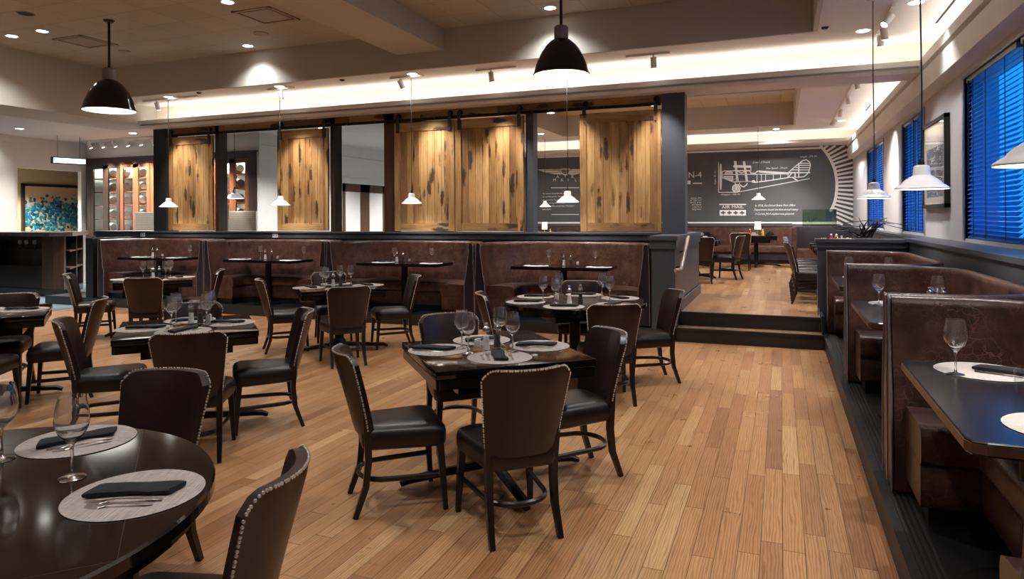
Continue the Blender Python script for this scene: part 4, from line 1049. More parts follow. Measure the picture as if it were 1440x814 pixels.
def setting(x, y, z, hd, where, white=False, nrot=None, cut=True, nap=True, noff=(0.0, 0.02), ms=1.0, s2=1.0):
    # hd: direction the diner faces; napkin lies along the diner's left-right unless nrot is given
    h = R(hd); f = (math.cos(h), math.sin(h)); r_ = (f[1], -f[0]); e = 0.0008
    put('matw' if white else 'placemat', x, y, z+e, hd*1.0+90, ('pale' if white else 'grey woven')+' round placemat '+where, 'placemat', 'round placemats', ms)
    zz = z+e+0.0034
    if nap:
        put('napkin', x+f[0]*noff[1]+r_[0]*noff[0], y+f[1]*noff[1]+r_[1]*noff[0], zz, (hd-80) if nrot is None else nrot, 'rolled black napkin '+where, 'napkin', 'rolled black napkins', s2)
    if cut:
        an = R(hd-80) if nrot is None else R(nrot); n_ = (math.cos(an), math.sin(an)); p_ = (-n_[1], n_[0])
        if p_[0]*r_[0]+p_[1]*r_[1] < 0: p_ = (-p_[0], -p_[1])
        if nrot is None: n_, p_ = f, r_; an = h
        flip = 180 if n_[0]*f[0]+n_[1]*f[1] < 0 else 0
        bx_, by_ = x+f[0]*noff[1]+r_[0]*noff[0], y+f[1]*noff[1]+r_[1]*noff[0]
        off = (0.068, 0.10, 0.068) if nrot is not None else (0.135, 0.16, 0.135)
        for kind, dx, lab in (('fork', -off[0], 'steel dinner fork '), ('fork', -off[1], 'steel salad fork '), ('knife', off[2], 'steel knife ')):
            sc = 0.86 if lab.startswith('steel salad') else 1.0
            put(kind, bx_+p_[0]*dx, by_+p_[1]*dx, zz, math.degrees(an)+flip, lab+where, 'fork' if kind == 'fork' else 'knife', 'table cutlery', sc)
def shaker(kind, x, y, z, label):
    t = thing(kind+'_mill', label, kind+' mill', (x, y, z+0.0008), 0, 'salt and pepper mills')
    bm = B(); lathe(bm, [(0, 0), (0.029, 0), (0.030, 0.004), (0.026, 0.03), (0.021, 0.07), (0.023, 0.105), (0.020, 0.118), (0, 0.118)], 20); obj('glass_body', bm, MT['thin'], t)
    bm = B(); lathe(bm, [(0, 0.006), (0.0235, 0.006), (0.021, 0.03), (0.0165, 0.07), (0.0175, 0.085), (0, 0.085)], 16); obj('filling', bm, MT['salt' if kind == 'salt' else 'pepper'], t)
    bm = B(); lathe(bm, [(0, 0.1185), (0.022, 0.1185), (0.024, 0.128), (0.021, 0.14), (0.010, 0.147), (0.008, 0.152), (0.012, 0.158), (0.013, 0.165), (0.009, 0.172), (0, 0.174)], 20); obj('cap', bm, MT['chrome'], t)
def tumbler(x, y, z, label, r_=0.032, h=0.085, filled=True):
    t = thing('glass_tumbler', label, 'tumbler', (x, y, z+0.0008), 0, 'small glass tumblers')
    bm = B(); lathe(bm, [(0, 0), (r_*0.9, 0), (r_*0.94, 0.003), (r_, h), (r_-0.002, h), (r_*0.94-0.003, 0.008), (0, 0.008)], 24); obj('glass_body', bm, MT['thin'], t)
    if filled:
        bm = B(); rr = r_*0.62
        for k in range(5):
            a = k*1.26; box(bm, rr*0.5*math.cos(a)-0.008, rr*0.5*math.cos(a)+0.008, rr*0.5*math.sin(a)-0.008, rr*0.5*math.sin(a)+0.008, 0.011+0.002*k, h*0.86-0.003*k)
        obj('sugar_packets', bm, MT['salt'], t, False)
ZT1 = 0.780; ZB = 0.905; ZR = 0.91
A_ = 'at the viewer-side place of '; D_ = 'at the far-side place of '; B_ = 'at the bar-side place of '; C_ = 'at the aisle-side place of '
# central square table
setting(-1.54, 3.70, ZT1, 132, A_+T1, nrot=118, noff=(0.0, 0.0))
setting(-1.98, 3.78, ZT1, 40, B_+T1, nrot=8, noff=(-0.02, -0.03))
setting(-1.44, 4.12, ZT1, 222, C_+T1, nrot=20, noff=(0.0, 0.02))
setting(-1.87, 4.18, ZT1, 312, D_+T1, nrot=45)
for (x, y), wv in zip([(-1.865, 3.865), (-1.755, 3.725), (-1.68, 4.04), (-1.525, 3.87)], (B_, A_, D_, C_)): glass(x, y, ZT1+0.0045, 'clear wine glass '+wv+T1)
shaker('salt', -1.70, 3.87, ZT1, 'salt mill with chrome cap on '+T1); shaker('pepper', -1.665, 3.96, ZT1, 'pepper mill with chrome cap on '+T1)
tumbler(-1.755, 3.86, ZT1, 'small tumbler of sugar packets on '+T1)
# round table by the steps
for k, (a, wv) in enumerate([(275, 'on the viewer side of '), (215, 'by the tan chair back at '), (160, 'on the bar side of '), (95, 'on the booth side of '), (40, 'on the steps side of '), (335, 'on the aisle side of ')]):
    ca, sa = math.cos(R(a)), math.sin(R(a)); setting(-1.9+0.50*ca, 6.5+0.50*sa, ZT1, a+180, wv+T2, cut=(k in (0, 1, 5)), nrot=(15 if k in (0, 1, 2) else None))
for (x, y), wv in zip([(-2.17, 6.33), (-2.00, 6.20), (-2.15, 6.78), (-1.72, 6.90), (-1.56, 6.56)], ('closest to the tan chair back at ', 'on the viewer side of ', 'on the bar side of ', 'on the booth side of ', 'on the steps side of ')): glass(x, y, ZT1+0.0045, 'clear wine glass '+wv+T2)
shaker('salt', -1.87, 6.22, ZT1, 'salt mill with chrome cap on '+T2); shaker('pepper', -1.80, 6.36, ZT1, 'pepper mill with chrome cap on '+T2)
tumbler(-2.06, 6.42, ZT1, 'small tumbler of sugar packets on '+T2)
# square table before the third booth
setting(-5.22, 6.66, ZT1, 45, B_+T3, cut=False); setting(-4.72, 7.15, ZT1, 225, C_+T3, cut=False); setting(-4.77, 6.68, ZT1, 138, A_+T3, cut=False); setting(-5.2, 7.17, ZT1, 318, D_+T3, cut=False)
for (x, y), wv in zip([(-5.13, 6.80), (-4.98, 6.66), (-4.93, 7.09), (-5.06, 7.05)], (B_, A_, C_, D_)): glass(x, y, ZT1+0.0045, 'clear wine glass '+wv+T3)
shaker('salt', -5.02, 6.86, ZT1, 'salt mill with chrome cap on '+T3); shaker('pepper', -4.95, 6.91, ZT1, 'pepper mill with chrome cap on '+T3)
# square table behind the big round one
setting(-4.47, 3.76, ZT1, 45, B_+T4, nrot=25); setting(-4.06, 4.20, ZT1, 225, C_+T4, nrot=15); setting(-4.08, 3.77, ZT1, 130, A_+T4, nrot=95); setting(-4.47, 4.2, ZT1, 315, D_+T4)
for (x, y), wv in zip([(-4.26, 3.83), (-4.38, 3.98), (-4.12, 4.03), (-4.26, 4.20)], (A_, B_, C_, D_)): glass(x, y, ZT1+0.0045, 'clear wine glass '+wv+T4)
shaker('salt', -4.31, 4.06, ZT1, 'salt mill with chrome cap on '+T4); shaker('pepper', -4.245, 4.09, ZT1, 'pepper mill with chrome cap on '+T4); tumbler(-4.19, 4.12, ZT1, 'small tumbler of sugar packets on '+T4)
# square table at the photo's edge
setting(-6.45, 4.18, ZT1, 225, C_+T5, nrot=20); setting(-6.83, 4.03, ZT1, 315, D_+T5, nrot=30); setting(-6.42, 3.72, ZT1, 130, A_+T5, nrot=30)
# square table closest to the bar
setting(-8.38, 6.78, ZT1, 45, B_+T6, cut=False); setting(-7.90, 6.80, ZT1, 130, A_+T6, cut=False); setting(-7.92, 7.28, ZT1, 225, C_+T6, cut=False)
for (x, y), wv in zip([(-8.22, 6.92), (-8.26, 7.08), (-7.98, 7.08), (-8.05, 7.22)], (B_, D_, C_, A_)): glass(x, y, ZT1+0.0045, 'clear wine glass '+wv+T6)
shaker('salt', -8.10, 6.98, ZT1, 'salt mill with chrome cap on '+T6); shaker('pepper', -8.04, 7.03, ZT1, 'pepper mill with chrome cap on '+T6)
# big round table
setting(-1.80, 1.485, ZT1, 204, 'nearest the empty chair back at '+T7, nrot=27, noff=(0.0, 0.0))
setting(-2.43, 1.765, ZT1, -82, 'before the facing chair at '+T7, nrot=62, noff=(0.0, 0.0))
glass(-2.10, 1.505, ZT1, 'large clear wine glass between the two placemats of '+T7, s=1.08)
glass(-2.49, 1.535, ZT1, "clear wine glass cut by the photo's edge on "+T7, s=1.08)
# booth tables
BX = [((-11.06, -10.2), (-10.07,), (-10.86, -10.76)), ((-8.74, -7.66), (-8.44, -7.52), (-8.24, -8.11)), ((-5.85, -5.0), (-5.75, -5.08), (-5.64, -5.53)), ((-3.29, -2.36), (-3.15, -2.46), (-2.89, -2.79))]
for k in range(4):
    for q, x in enumerate(BX[k][0]): setting(x, BTY-0.09, ZB, 90 if q else 90, 'at the %s end of %s' % (('bar', 'steps')[q], BN[k]), True, nrot=5, cut=False, ms=0.95, nap=True, noff=(0.02, 0.06))
    for q, x in enumerate(BX[k][1]): glass(x, BTY+0.085, ZB+0.0045, 'clear wine glass at the %s end of %s' % (('bar', 'steps')[q] if len(BX[k][1]) > 1 else 'steps', BN[k]), s=0.92)
    shaker('salt', BX[k][2][0], BTY-0.03, ZB, 'salt mill in '+BN[k]); shaker('pepper', BX[k][2][1], BTY-0.02, ZB, 'pepper mill in '+BN[k])
    tumbler(BX[k][2][1]+0.09, BTY+0.02, ZB, 'small tumbler of sugar packets in '+BN[k], 0.026, 0.07)
# window booth tables
for k in range(3):
    y = RTY[k]; q = ' of '+RN[k]
    setting(0.83, y+0.47, ZR, 270, 'on the mural side'+q, True, nrot=-25, cut=(k == 0), noff=(-0.09, 0.02)); setting(0.87, y-0.40, ZR, 90, 'on the viewer side'+q, True, nap=False, cut=False)
    glass(0.70, y+0.36, ZR+0.0005, 'clear wine glass by the aisle edge'+q); glass(1.08, y+0.30, ZR+0.0005, 'clear wine glass toward the window'+q)
    shaker('salt', 1.0, y+0.12, ZR, 'salt mill'+q); shaker('pepper', 1.08, y+0.10, ZR, 'pepper mill'+q)
tumbler(0.875, 3.16, ZR, 'frosted tumbler at the edge of the closest window table', 0.042, 0.1, False)
# ================================================================== barn doors on their track
bm = B(); box(bm, -11.22, -1.61, 9.985, 9.995, 3.215, 3.262)
tr_ = obj('barn_door_track', bm, MT['blackmetal'], None, False); tag(tr_, 'black flat steel track carrying the sliding barn doors', 'track')
bm = B()
for k in range(17): tube(bm, [(-11.0+k*0.57, 9.978, 3.238), (-11.0+k*0.57, 10.045, 3.238)], 0.012, 6)
obj('bolts', bm, MT['ironstrap'], tr_)
DN = ['narrowest knotty plank barn door at the bar end', 'knotty plank barn door above the second booth', 'knotty plank barn door of the closed pair, nearer the bar', 'knotty plank barn door of the closed pair, nearer the steps', 'knotty plank barn door against the dark column']
for k, (x0, x1, z1) in enumerate([(-11.19, -10.06, 3.20), (-8.53, -7.42, 3.20), (-6.07, -4.95, 3.20), (-4.925, -3.735, 3.20), (-2.83, -1.61, 3.165)]):
    t = thing('sliding_barn_door', DN[k], 'barn door', (x0, 10.0, 1.385), 0, 'sliding barn doors of knotty planks')
    w_, h = x1-x0, z1-1.385; bm = B(); s = 0.105; n = max(1, round((w_-2*s)/0.125)); pw = (w_-2*s)/n
    for q in range(n):
        box(bm, s+q*pw+0.0025, s+(q+1)*pw-0.0025, 0.014, 0.038, 0.02, h-0.02)
    box(bm, s-0.01, w_-s+0.01, 0.03, 0.04, 0.03, h-0.03)
    obj('plank_panel', bm, MT['barn'], t, False)
    for q, nm in ((0, 'stile'), (1, 'stile')): obj('stile', bbox(q*(w_-s), q*(w_-s)+s, 0.0, 0.042, 0, h, 0.003), MT['barn'], t, False)
    obj('rail', bbox(s+0.001, w_-s-0.001, 0.003, 0.042, h-0.15, h, 0.003), MT['barnh'], t, False); obj('rail', bbox(s+0.001, w_-s-0.001, 0.003, 0.042, 0, 0.13, 0.003), MT['barnh'], t, False)
    for q in (0.075, w_-0.075):
        bm = B(); top = 3.33-1.385 if k < 4 else 3.245-1.385
        box(bm, q-0.028, q+0.028, -0.022, -0.016, h-(0.17 if k < 4 else 0.03), top); box(bm, q-0.028, q+0.028, -0.016, 0.0, h-(0.17 if k < 4 else 0.03), h-0.01)
        for zz in (h-0.14, h-0.05): lathe(bm, [(0, -0.03), (0.011, -0.028), (0.012, -0.02)], 8, (q, 0, zz), 'y')
        hs = obj('hanger_strap', bm, MT['ironstrap'], t, False)
        bm = B(); lathe(bm, [(0, -0.015), (0.045, -0.015), (0.045, -0.009), (0.038, -0.004), (0.045, 0.002), (0.045, 0.006), (0, 0.006)], 20, (q+0.02, 0, 3.262+0.047-1.385), 'y'); obj('wheel', bm, MT['blackmetal'], hs)
# wall outlets on the half-wall fascia
for x, l in ((-11.85, 'white outlet plate on the half wall above the first booth'), (-8.56, 'white outlet plate on the half wall above the second booth')):
    t = thing('outlet_plate', l, 'outlet', (x, 9.974, 1.30), 0, 'outlet plates on the half wall')
    obj('plate', bbox(-0.06, 0.06, -0.004, 0.004, -0.04, 0.04), MT['white'], t, False)
    bm = B()
    for q in (-0.03, 0.03): lathe(bm, [(0, -0.006), (0.017, -0.006), (0.017, -0.003)], 12, (q, 0, 0), 'y')
    obj('sockets', bm, MT['alu'], t)
# handrail on the pier
t = thing('handrail', 'short bent wooden handrail bracketed to the dark pier by the steps', 'handrail', (0, 0, 0))
bm = B(); tube(bm, [(-1.17, 9.52, 1.32), (-1.17, 9.42, 1.30), (-1.165, 8.78, 0.97), (-1.165, 8.70, 0.945), (-1.165, 8.50, 0.945), (-1.20, 8.46, 0.945)], 0.024, 10); obj('rail', bm, plain('pale_handrail', C3(150, 130, 118), 0.3, var=0.1), t)
for y, z in ((9.30, 1.21), (8.95, 1.03)):
    bm = B(); tube(bm, [(-1.17, y, z), (-1.17, y+0.01, z-0.06), (-1.262, y+0.01, z-0.08)], 0.010, 8); obj('bracket', bm, MT['blackmetal'], t)

# ================================================================== lamps
def big_pendant(x, y, zr, label):
    t = thing('pendant_lamp', label, 'pendant lamp', (x, y, 0), 0, 'large black dome pendants')
    prof = [(0.335, zr), (0.345, zr+0.01), (0.333, zr+0.035), (0.308, zr+0.13), (0.252, zr+0.26), (0.185, zr+0.36), (0.12, zr+0.42), (0.09, zr+0.435), (0.0, zr+0.437)]
    bm = B(); lathe(bm, prof, 48); obj('shade', bm, MT['shade'], t, ang=50)
    bm = B(); lathe(bm, [(0.333, zr+0.002), (0.327, zr+0.03), (0.298, zr+0.13), (0.242, zr+0.255), (0.174, zr+0.35), (0.10, zr+0.41), (0.0, zr+0.42)], 48); obj('lit_lining', bm, MT['lampin'], t, ang=60)
    bm = B(); lathe(bm, [(0, zr+0.43), (0.086, zr+0.43), (0.086, zr+0.58), (0.07, zr+0.60), (0, zr+0.60)], 24); obj('socket_cap', bm, MT['alu'], t)
    bm = B(); tube(bm, [(0, 0, zr+0.59), (0, 0, ZT)], 0.018, 10); obj('stem', bm, MT['black'], t)
    bm = B(); lathe(bm, [(0, ZT-0.03), (0.05, ZT-0.03), (0.075, ZT-0.004), (0.075, ZT), (0, ZT)], 20); obj('canopy', bm, MT['black'], t)
    lamp('SPOT', 'pendant_light', (0, 0, zr+0.12), W_BIG, WARM, t, spot_size=R(125), spot_blend=0.9, shadow_soft_size=0.14)
big_pendant(-8.83, 6.9, 3.14, 'large black dome pendant at the bar side of the ceiling')
big_pendant(-2.48, 7.96, 3.33, 'large black dome pendant above the round table')
def white_pendant(x, y, zr, label, zc, mat='white', r_=0.165, e=1.0):
    t = thing('pendant_lamp', label, 'pendant lamp', (x, y, 0), 0, 'small white warehouse pendants')
    k = r_/0.165
    P = [(0.165, 0.0), (0.168, 0.006), (0.160, 0.014), (0.140, 0.030), (0.128, 0.034), (0.118, 0.048), (0.098, 0.068), (0.076, 0.082), (0.058, 0.092), (0.055, 0.100), (0.050, 0.150), (0.046, 0.160), (0.030, 0.166), (0.0, 0.167)]
    bm = B(); lathe(bm, [(a*k, zr+b*k) for a, b in P], 40); obj('shade', bm, MT[mat], t, ang=45)
    bm = B(); lathe(bm, [(0.163*k, zr+0.001), (0.138*k, zr+0.025*k), (0.095*k, zr+0.06*k), (0.05*k, zr+0.08*k), (0, zr+0.085*k)], 40); obj('lit_lining', bm, MT['lampin'], t, ang=60)
    bm = B(); lathe(bm, [(0, zr+0.165*k), (0.020*k, zr+0.165*k), (0.017*k, zr+0.20*k), (0.008*k, zr+0.21*k), (0, zr+0.21*k)], 12); obj('socket_cap', bm, MT['blackmetal'], t)
    bm = B(); tube(bm, [(0, 0, zr+0.20*k), (0.004, 0.0, zr+0.7), (-0.003, 0, zr+1.3), (0, 0, zc-0.01)], 0.0055, 6); obj('cord', bm, MT['black'], t)
    bm = B(); lathe(bm, [(0, zc-0.022), (0.055, zc-0.02), (0.06, zc), (0, zc)], 20); obj('canopy', bm, MT['trackwhite'], t)
    lamp('SPOT', 'pendant_light', (0, 0, zr+0.03), W_PEND*e, WARM, t, spot_size=R(140), spot_blend=0.9, shadow_soft_size=0.06)
for x, n in ((-10.68, 'first'), (-8.08, 'second'), (-5.48, 'third'), (-2.89, 'fourth')):
    white_pendant(x, 9.55, 1.82 if x > -3 else 1.835, 'small white warehouse pendant, %s from the bar above the curved booths' % n, ZC)
white_pendant(0.90, 7.97, 1.78, 'small white pendant above the window booth by the pony wall', ZC)
white_pendant(0.90, 5.39, 1.78, 'small white pendant above the middle window booth', ZC)
white_pendant(0.90, 3.02, 1.78, "small white pendant cut by the photo's edge above the closest window booth", ZC)
white_pendant(-0.52, 18.15, 2.02, 'small white pendant before the airplane mural', ZC)
white_pendant(-6.2, 18.3, 1.90, 'small white pendant seen between barn doors before the mural', ZC)
white_pendant(-10.62, 11.15, 2.03, 'small grey pendant hanging in the lobby before the keg cabinet', 3.55, 'greyenamel', 0.19, 0.5)
def downlight(x, y, z, label, e=1.0, r_=0.075, spot=125, col=NEUT):
    t = thing('recessed_downlight', label, 'downlight', (x, y, z), 0, 'recessed ceiling downlights')
    bm = B(); lathe(bm, [(r_, -0.001), (r_+0.022, -0.004), (r_+0.024, 0.0), (r_, 0.0)], 28, closed=True); obj('trim_ring', bm, MT['trackwhite'], t)
    bm = B(); lathe(bm, [(0, -0.0015), (r_, -0.0015), (r_, 0.0), (0, 0.0)], 28); obj('lens', bm, MT['disc'], t, False)
    lamp('SPOT', 'downlight_beam', (0, 0, -0.02), W_DOWN*e, col, t, spot_size=R(spot), spot_blend=0.85, shadow_soft_size=0.07)
DL = [(-10.95, 6.93, 'outer one of the close pair in the tiled ceiling by the bar'), (-10.25, 6.92, 'inner one of the close pair in the tiled ceiling by the bar'), (-6.68, 6.91, 'in the tiled ceiling at the top edge, beside the square vent'), (-8.07, 8.78, 'in the tiled ceiling washing the fascia beside the beam'), (-2.88, 8.75, 'in the tiled ceiling just behind the black pendant stem')]
for x, y, l in DL: downlight(x, y, ZT, 'round downlight '+l, 0.6 if y > 8 else 1.0)
for x, y, l in [(-10.46, 9.36, 'in the lower ceiling above the narrowest barn door'), (-7.93, 9.36, 'in the lower ceiling above the second barn door'), (-5.35, 9.36, 'in the lower ceiling above the closed barn doors')]: downlight(x, y, ZC, 'round downlight '+l, 0.5, spot=95)
downlight(0.94, 9.3, ZC, 'bright round downlight beside the white pendant canopy', 0.8, spot=100); downlight(1.34, 8.28, ZC, 'round downlight at the top edge behind a pendant cord', 0.6, spot=90)
downlight(-4.6, 14.0, ZC, 'round downlight seen between the barn doors over the raised floor', 0.9); downlight(1.35, 17.9, ZC, 'round downlight over the raised floor by the windows', 1.6); downlight(-0.1, 18.9, ZC, 'round downlight washing the mural', 0.6, spot=150)
downlight(-15.1, 9.7, 3.55, 'round downlight over the bar counter, inner one', 3.0); downlight(-16.4, 9.7, 3.55, 'round downlight over the bar counter by the white pier', 3.0)
# unseen downlights added above and behind the viewer as ambient fill
k = 0
for x, y, z in [(-8.4, 4.4, ZT), (-8.4, 1.4, ZT), (-3.4, 5.6, ZT), (-3.4, 3.0, ZT), (-3.0, 0.2, ZT), (-1.2, 4.6, ZT), (-0.8, 1.6, ZT), (-6.6, 2.4, ZT), (-6.4, -0.6, ZT), (-0.8, 6.9, ZT), (1.0, 4.4, ZC), (1.0, 1.2, ZC), (-1.0, -1.8, ZT), (-5.0, -2.6, ZT), (-6.5, 5.0, ZT)]:
    downlight(x, y, z, 'unseen fill downlight added in the ceiling above the open floor', 0.85, spot=105)
downlight(-6.0, 17.4, ZC, 'added fill downlight washing the mural emblem', 2.0, spot=150); downlight(-3.0, 17.4, ZT, 'added fill downlight washing the mural behind the barn doors', 1.5)  # extra fixtures added to brighten the dark end of the mural
for x, y in [(-5.0, 12.6), (-0.6, 11.6), (-0.6, 13.9), (-3.0, 12.4), (-3.0, 16.6)]: downlight(x, y, ZC if y < 11 else ZT, 'added fill downlight over the raised floor aisle', 2.2)  # added to lift the dim raised room and its tile recess
for x, y in [(-13.6, 11.2), (-12.0, 10.9), (-9.2, 12.2), (-9.2, 15.0), (-9.2, 17.6), (-13.8, 6.0), (-17.5, 11.3)]: downlight(x, y, 3.55 if x > -17 else 3.0, 'added fill downlight in the lobby ceiling', 5.5 if x < -10 else 4.5)  # added fill for the dark lobby and hallway
def track(x0, x1, y, z, heads, label, along='x', tilt=(0, 0.5), e=1.0, spot=60):
    t = thing('track_light', label, 'track light', ((x0+x1)/2, y, z) if along == 'x' else (y, (x0+x1)/2, z), 0, 'ceiling track lights')
    h = (x1-x0)/2; m = (x0+x1)/2
    obj('track_bar', bbox(-h, h, -0.018, 0.018, -0.028, 0.0) if along == 'x' else bbox(-0.018, 0.018, -h, h, -0.028, 0.0), MT['trackwhite'], t, False)
    for hx, ax, ay in heads:
        p = Vector((hx-m, 0, 0)) if along == 'x' else Vector((0, hx-m, 0)); d = Vector((ax, ay, -1.0)).normalized()
        bm = B(); tube(bm, [p+Vector((0, 0, -0.028)), p+Vector((0, 0, -0.07))], 0.010, 8); c = p+Vector((0, 0, -0.085)); tube(bm, [c-d*0.03, c-d*0.025, c+d*0.115, c+d*0.12], [0.034, 0.042, 0.042, 0.039], 16)
        hd = obj('lamp_head', bm, MT['trackwhite'], t)
        bm = B(); tube(bm, [c+d*0.1205, c+d*0.1225], 0.034, 16); obj('lens', bm, MT['bulb'], hd, False)
        lamp('SPOT', 'track_beam', c+d*0.14, W_TRACK*e, WARM, t, d.to_track_quat('-Z', 'Y').to_euler(), spot_size=R(spot), spot_blend=0.8, shadow_soft_size=0.035)
TY = 9.45
track(-11.2, -9.85, TY, ZC, [(-10.85, 0.05, 0.30)], 'white track with one head above the narrowest barn door')
track(-8.25, -7.7, TY, ZC, [(-7.98, 0.0, 0.28)], 'white track with one head above the second barn door')
track(-5.8, -5.2, TY, ZC, [(-5.62, 0.35, 0.30)], 'white track with a tilted head above the closed barn doors')
track(-4.3, -3.65, TY, ZC, [(-4.05, 0.0, 0.28)], 'white track with one head between pendant and beam')
track(-3.1, -2.7, TY, ZC, [(-2.92, 0.0, 0.28)], 'white track head mostly hidden by the black pendant')
track(-2.0, -1.4, TY, ZC, [(-1.62, 0.0, 0.28)], 'white track with one head beside the dark column')
track(8.2, 9.55, 1.12, ZC, [(8.45, -0.75, -0.55), (8.95, 0.15, 0.5), (9.3, 0.1, 0.4)], 'white track with three heads beside the window pendants', 'y')
track(11.2, 18.6, 1.15, ZC, [(12.3, 0.2, 0.5), (13.9, 0.2, 0.6), (15.6, 0.0, 0.7), (17.2, -0.5, 0.8)], 'long white track with four heads over the raised tables', 'y', e=3.0)
track(-16.0, -11.2, 11.75, 3.55, [(-15.75+0.42*q, 0.25, 0.35) for q in range(9)], 'long white track with a row of heads before the keg cabinet', 'x', e=3.0)
# ceiling vents, speakers, sprinklers
def vent(x, y, z, s, label):
    t = thing('ceiling_vent', label, 'air vent', (x, y, z), 0, 'square ceiling vents')
    bm = B()
    for a, b, c, d in ((-s, s, -s, -s+0.05), (-s, s, s-0.05, s), (-s, -s+0.05, -s, s), (s-0.05, s, -s, s)): box(bm, a, b, c, d, -0.012, 0)
    obj('frame', bm, MT['ventgrey'], t, False); obj('gap', bbox(-s+0.05, s-0.05, -s+0.05, s-0.05, -0.003, 0), MT['ventdark'], t, False); obj('plaque', bbox(-s+0.10, s-0.06, -s+0.06, s-0.10, -0.018, -0.010, 0.002), MT['ventgrey'], t, False)
vent(-6.62, 7.56, ZT, 0.32, 'square ceiling vent beside the beam in the tiled ceiling'); vent(-10.22, 7.58, ZT, 0.32, 'square ceiling vent above the bar-side black pendant')
def disc_thing(name, x, y, z, r_, label, cat, m):
    t = thing(name, label, cat, (x, y, z)); bm = B(); lathe(bm, [(0, -0.006), (r_*0.9, -0.006), (r_*0.9, 0)], 24); obj('grille', bm, MT[m], t); bm = B(); lathe(bm, [(r_*0.9, -0.009), (r_, -0.006), (r_, 0), (r_*0.9, 0)], 24, closed=True); obj('ring', bm, MT['ventgrey'], t)
disc_thing('ceiling_speaker', -9.57, 6.24, ZT, 0.11, 'round ceiling speaker by the top corner near the bar', 'speaker', 'ventdark')
disc_thing('ceiling_speaker', -7.34, 8.26, ZT, 0.11, 'round ceiling speaker between the square vent and the downlight', 'speaker', 'ventgrey')
disc_thing('smoke_detector', -10.21, 8.26, ZT, 0.09, 'round smoke detector behind the bar-side black pendant', 'smoke detector', 'ventgrey')
for x, y, l in ((-9.6, 9.24, 'by the narrowest barn door'), (-6.61, 9.29, 'between the second and third barn doors'), (0.5, 8.95, 'beside the window pendant canopy')):
    t = thing('sprinkler_head', 'small ceiling sprinkler head '+l, 'sprinkler', (x, y, ZC), 0, 'sprinkler heads'); bm = B(); lathe(bm, [(0, -0.02), (0.03, -0.02), (0.045, 0), (0, 0)], 14); obj('cap', bm, MT['ventdark'], t)
for y0, y1, l in ((8.0, 9.25, 'near the pendants'), (12.3, 13.0, 'over the raised tables'), (15.5, 16.4, 'close to the mural')):
    t = thing('slot_diffuser', 'thin black slot diffuser along the lit cove '+l, 'slot diffuser', (1.70, (y0+y1)/2, ZC), 0, 'slot diffusers in the window cove'); h = (y1-y0)/2
    obj('slot', bbox(-0.012, 0.012, -h, h, -0.004, 0), MT['ventdark'], t, False); obj('edge', bbox(0.012, 0.03, -h-0.02, h+0.02, -0.006, 0), MT['trackwhite'], t, False)

# ================================================================== framed print on the window wall
t = thing('framed_print', 'tall black-framed print with white mount between two windows', 'picture', (XW-0.03, 9.56, 2.22))
bm = B(); a, b = 0.66, 0.53
for y0, y1, z0, z1 in ((-a, a, b-0.045, b), (-a, a, -b, -b+0.045), (-a, -a+0.045, -b, b), (a-0.045, a, -b, b)): box(bm, -0.025, 0.03, y0, y1, z0, z1)
obj('frame', bm, MT['black'], t, False); obj('print', bbox(-0.005, 0.02, -a+0.045, a-0.045, -b+0.045, b-0.045), MT['print'], t, False); obj('glazing', bbox(-0.012, -0.009, -a+0.045, a-0.045, -b+0.045, b-0.045), MT['pane'], t, False)

# ================================================================== raised floor: bench, screen, table items
bx = thing('wall_bench', 'brown leather banquette running below the blackboard mural', 'bench', (0, 0, 0))
bm = B(); box(bm, -7.3, 0.28, 19.70, 19.86, UP+0.45, 1.33, bev=0.02); obj('backrest', bm, MT['booth'], bx)
bm = B(); box(bm, -7.3, 0.28, 19.25, 19.72, UP+0.30, UP+0.47, bev=0.03); obj('seat', bm, MT['booth'], bx)
bm = B(); box(bm, -7.3, 0.28, 19.30, 19.70, UP+0.10, UP+0.30); box(bm, -7.3, 0.28, 19.36, 19.70, UP, UP+0.10); obj('base', bm, MT['booth_d'], bx, False)
bm = B(); box(bm, -7.3, 0.28, 19.68, 19.9, 1.33, 1.41); obj('cap_rail', bm, MT['charcoal'], bx, False)
by = thing('divider_bench', 'dark booth back with a glass screen standing near the mural', 'booth', (0.75, 18.2, UP))
obj('backrest', bbox(-0.44, 0.85, 0.0, 0.12, 0.0, 1.0, 0.02), MT['booth_d'], by); obj('wing', bbox(-0.50, -0.40, -0.5, 0.12, 0.0, 1.0, 0.03), MT['booth'], by); obj('seat', bbox(-0.40, 0.85, -0.55, 0.0, 0.0, 0.47, 0.03), MT['booth'], by)
gs = G('green_screen_glass'); gs.set(Base_Color=C3(150, 172, 150), Roughness=0.18, Transmission_Weight=0.0, IOR=1.2)
gs.m = thin_glass('green_screen_glass', 2.0, (0.62, 0.72, 0.62, 1))
obj('glass_screen', bbox(-0.26, 0.50, 0.03, 0.05, 1.0, 1.42), gs.m, by, False)
def cup(x, y, z, label):
    t = thing('coffee_cup', label, 'cup', (x, y, z+0.001), 0, 'white cups on the raised tables'); bm = B(); lathe(bm, [(0, 0), (0.032, 0), (0.04, 0.03), (0.042, 0.085), (0.039, 0.085), (0.036, 0.03), (0, 0.006)], 20); obj('body', bm, MT['white'], t)
    bm = B(); tube(bm, [(0.04, 0, 0.07), (0.066, 0, 0.062), (0.066, 0, 0.035), (0.039, 0, 0.025)], 0.005, 6); obj('handle', bm, MT['white'], t)
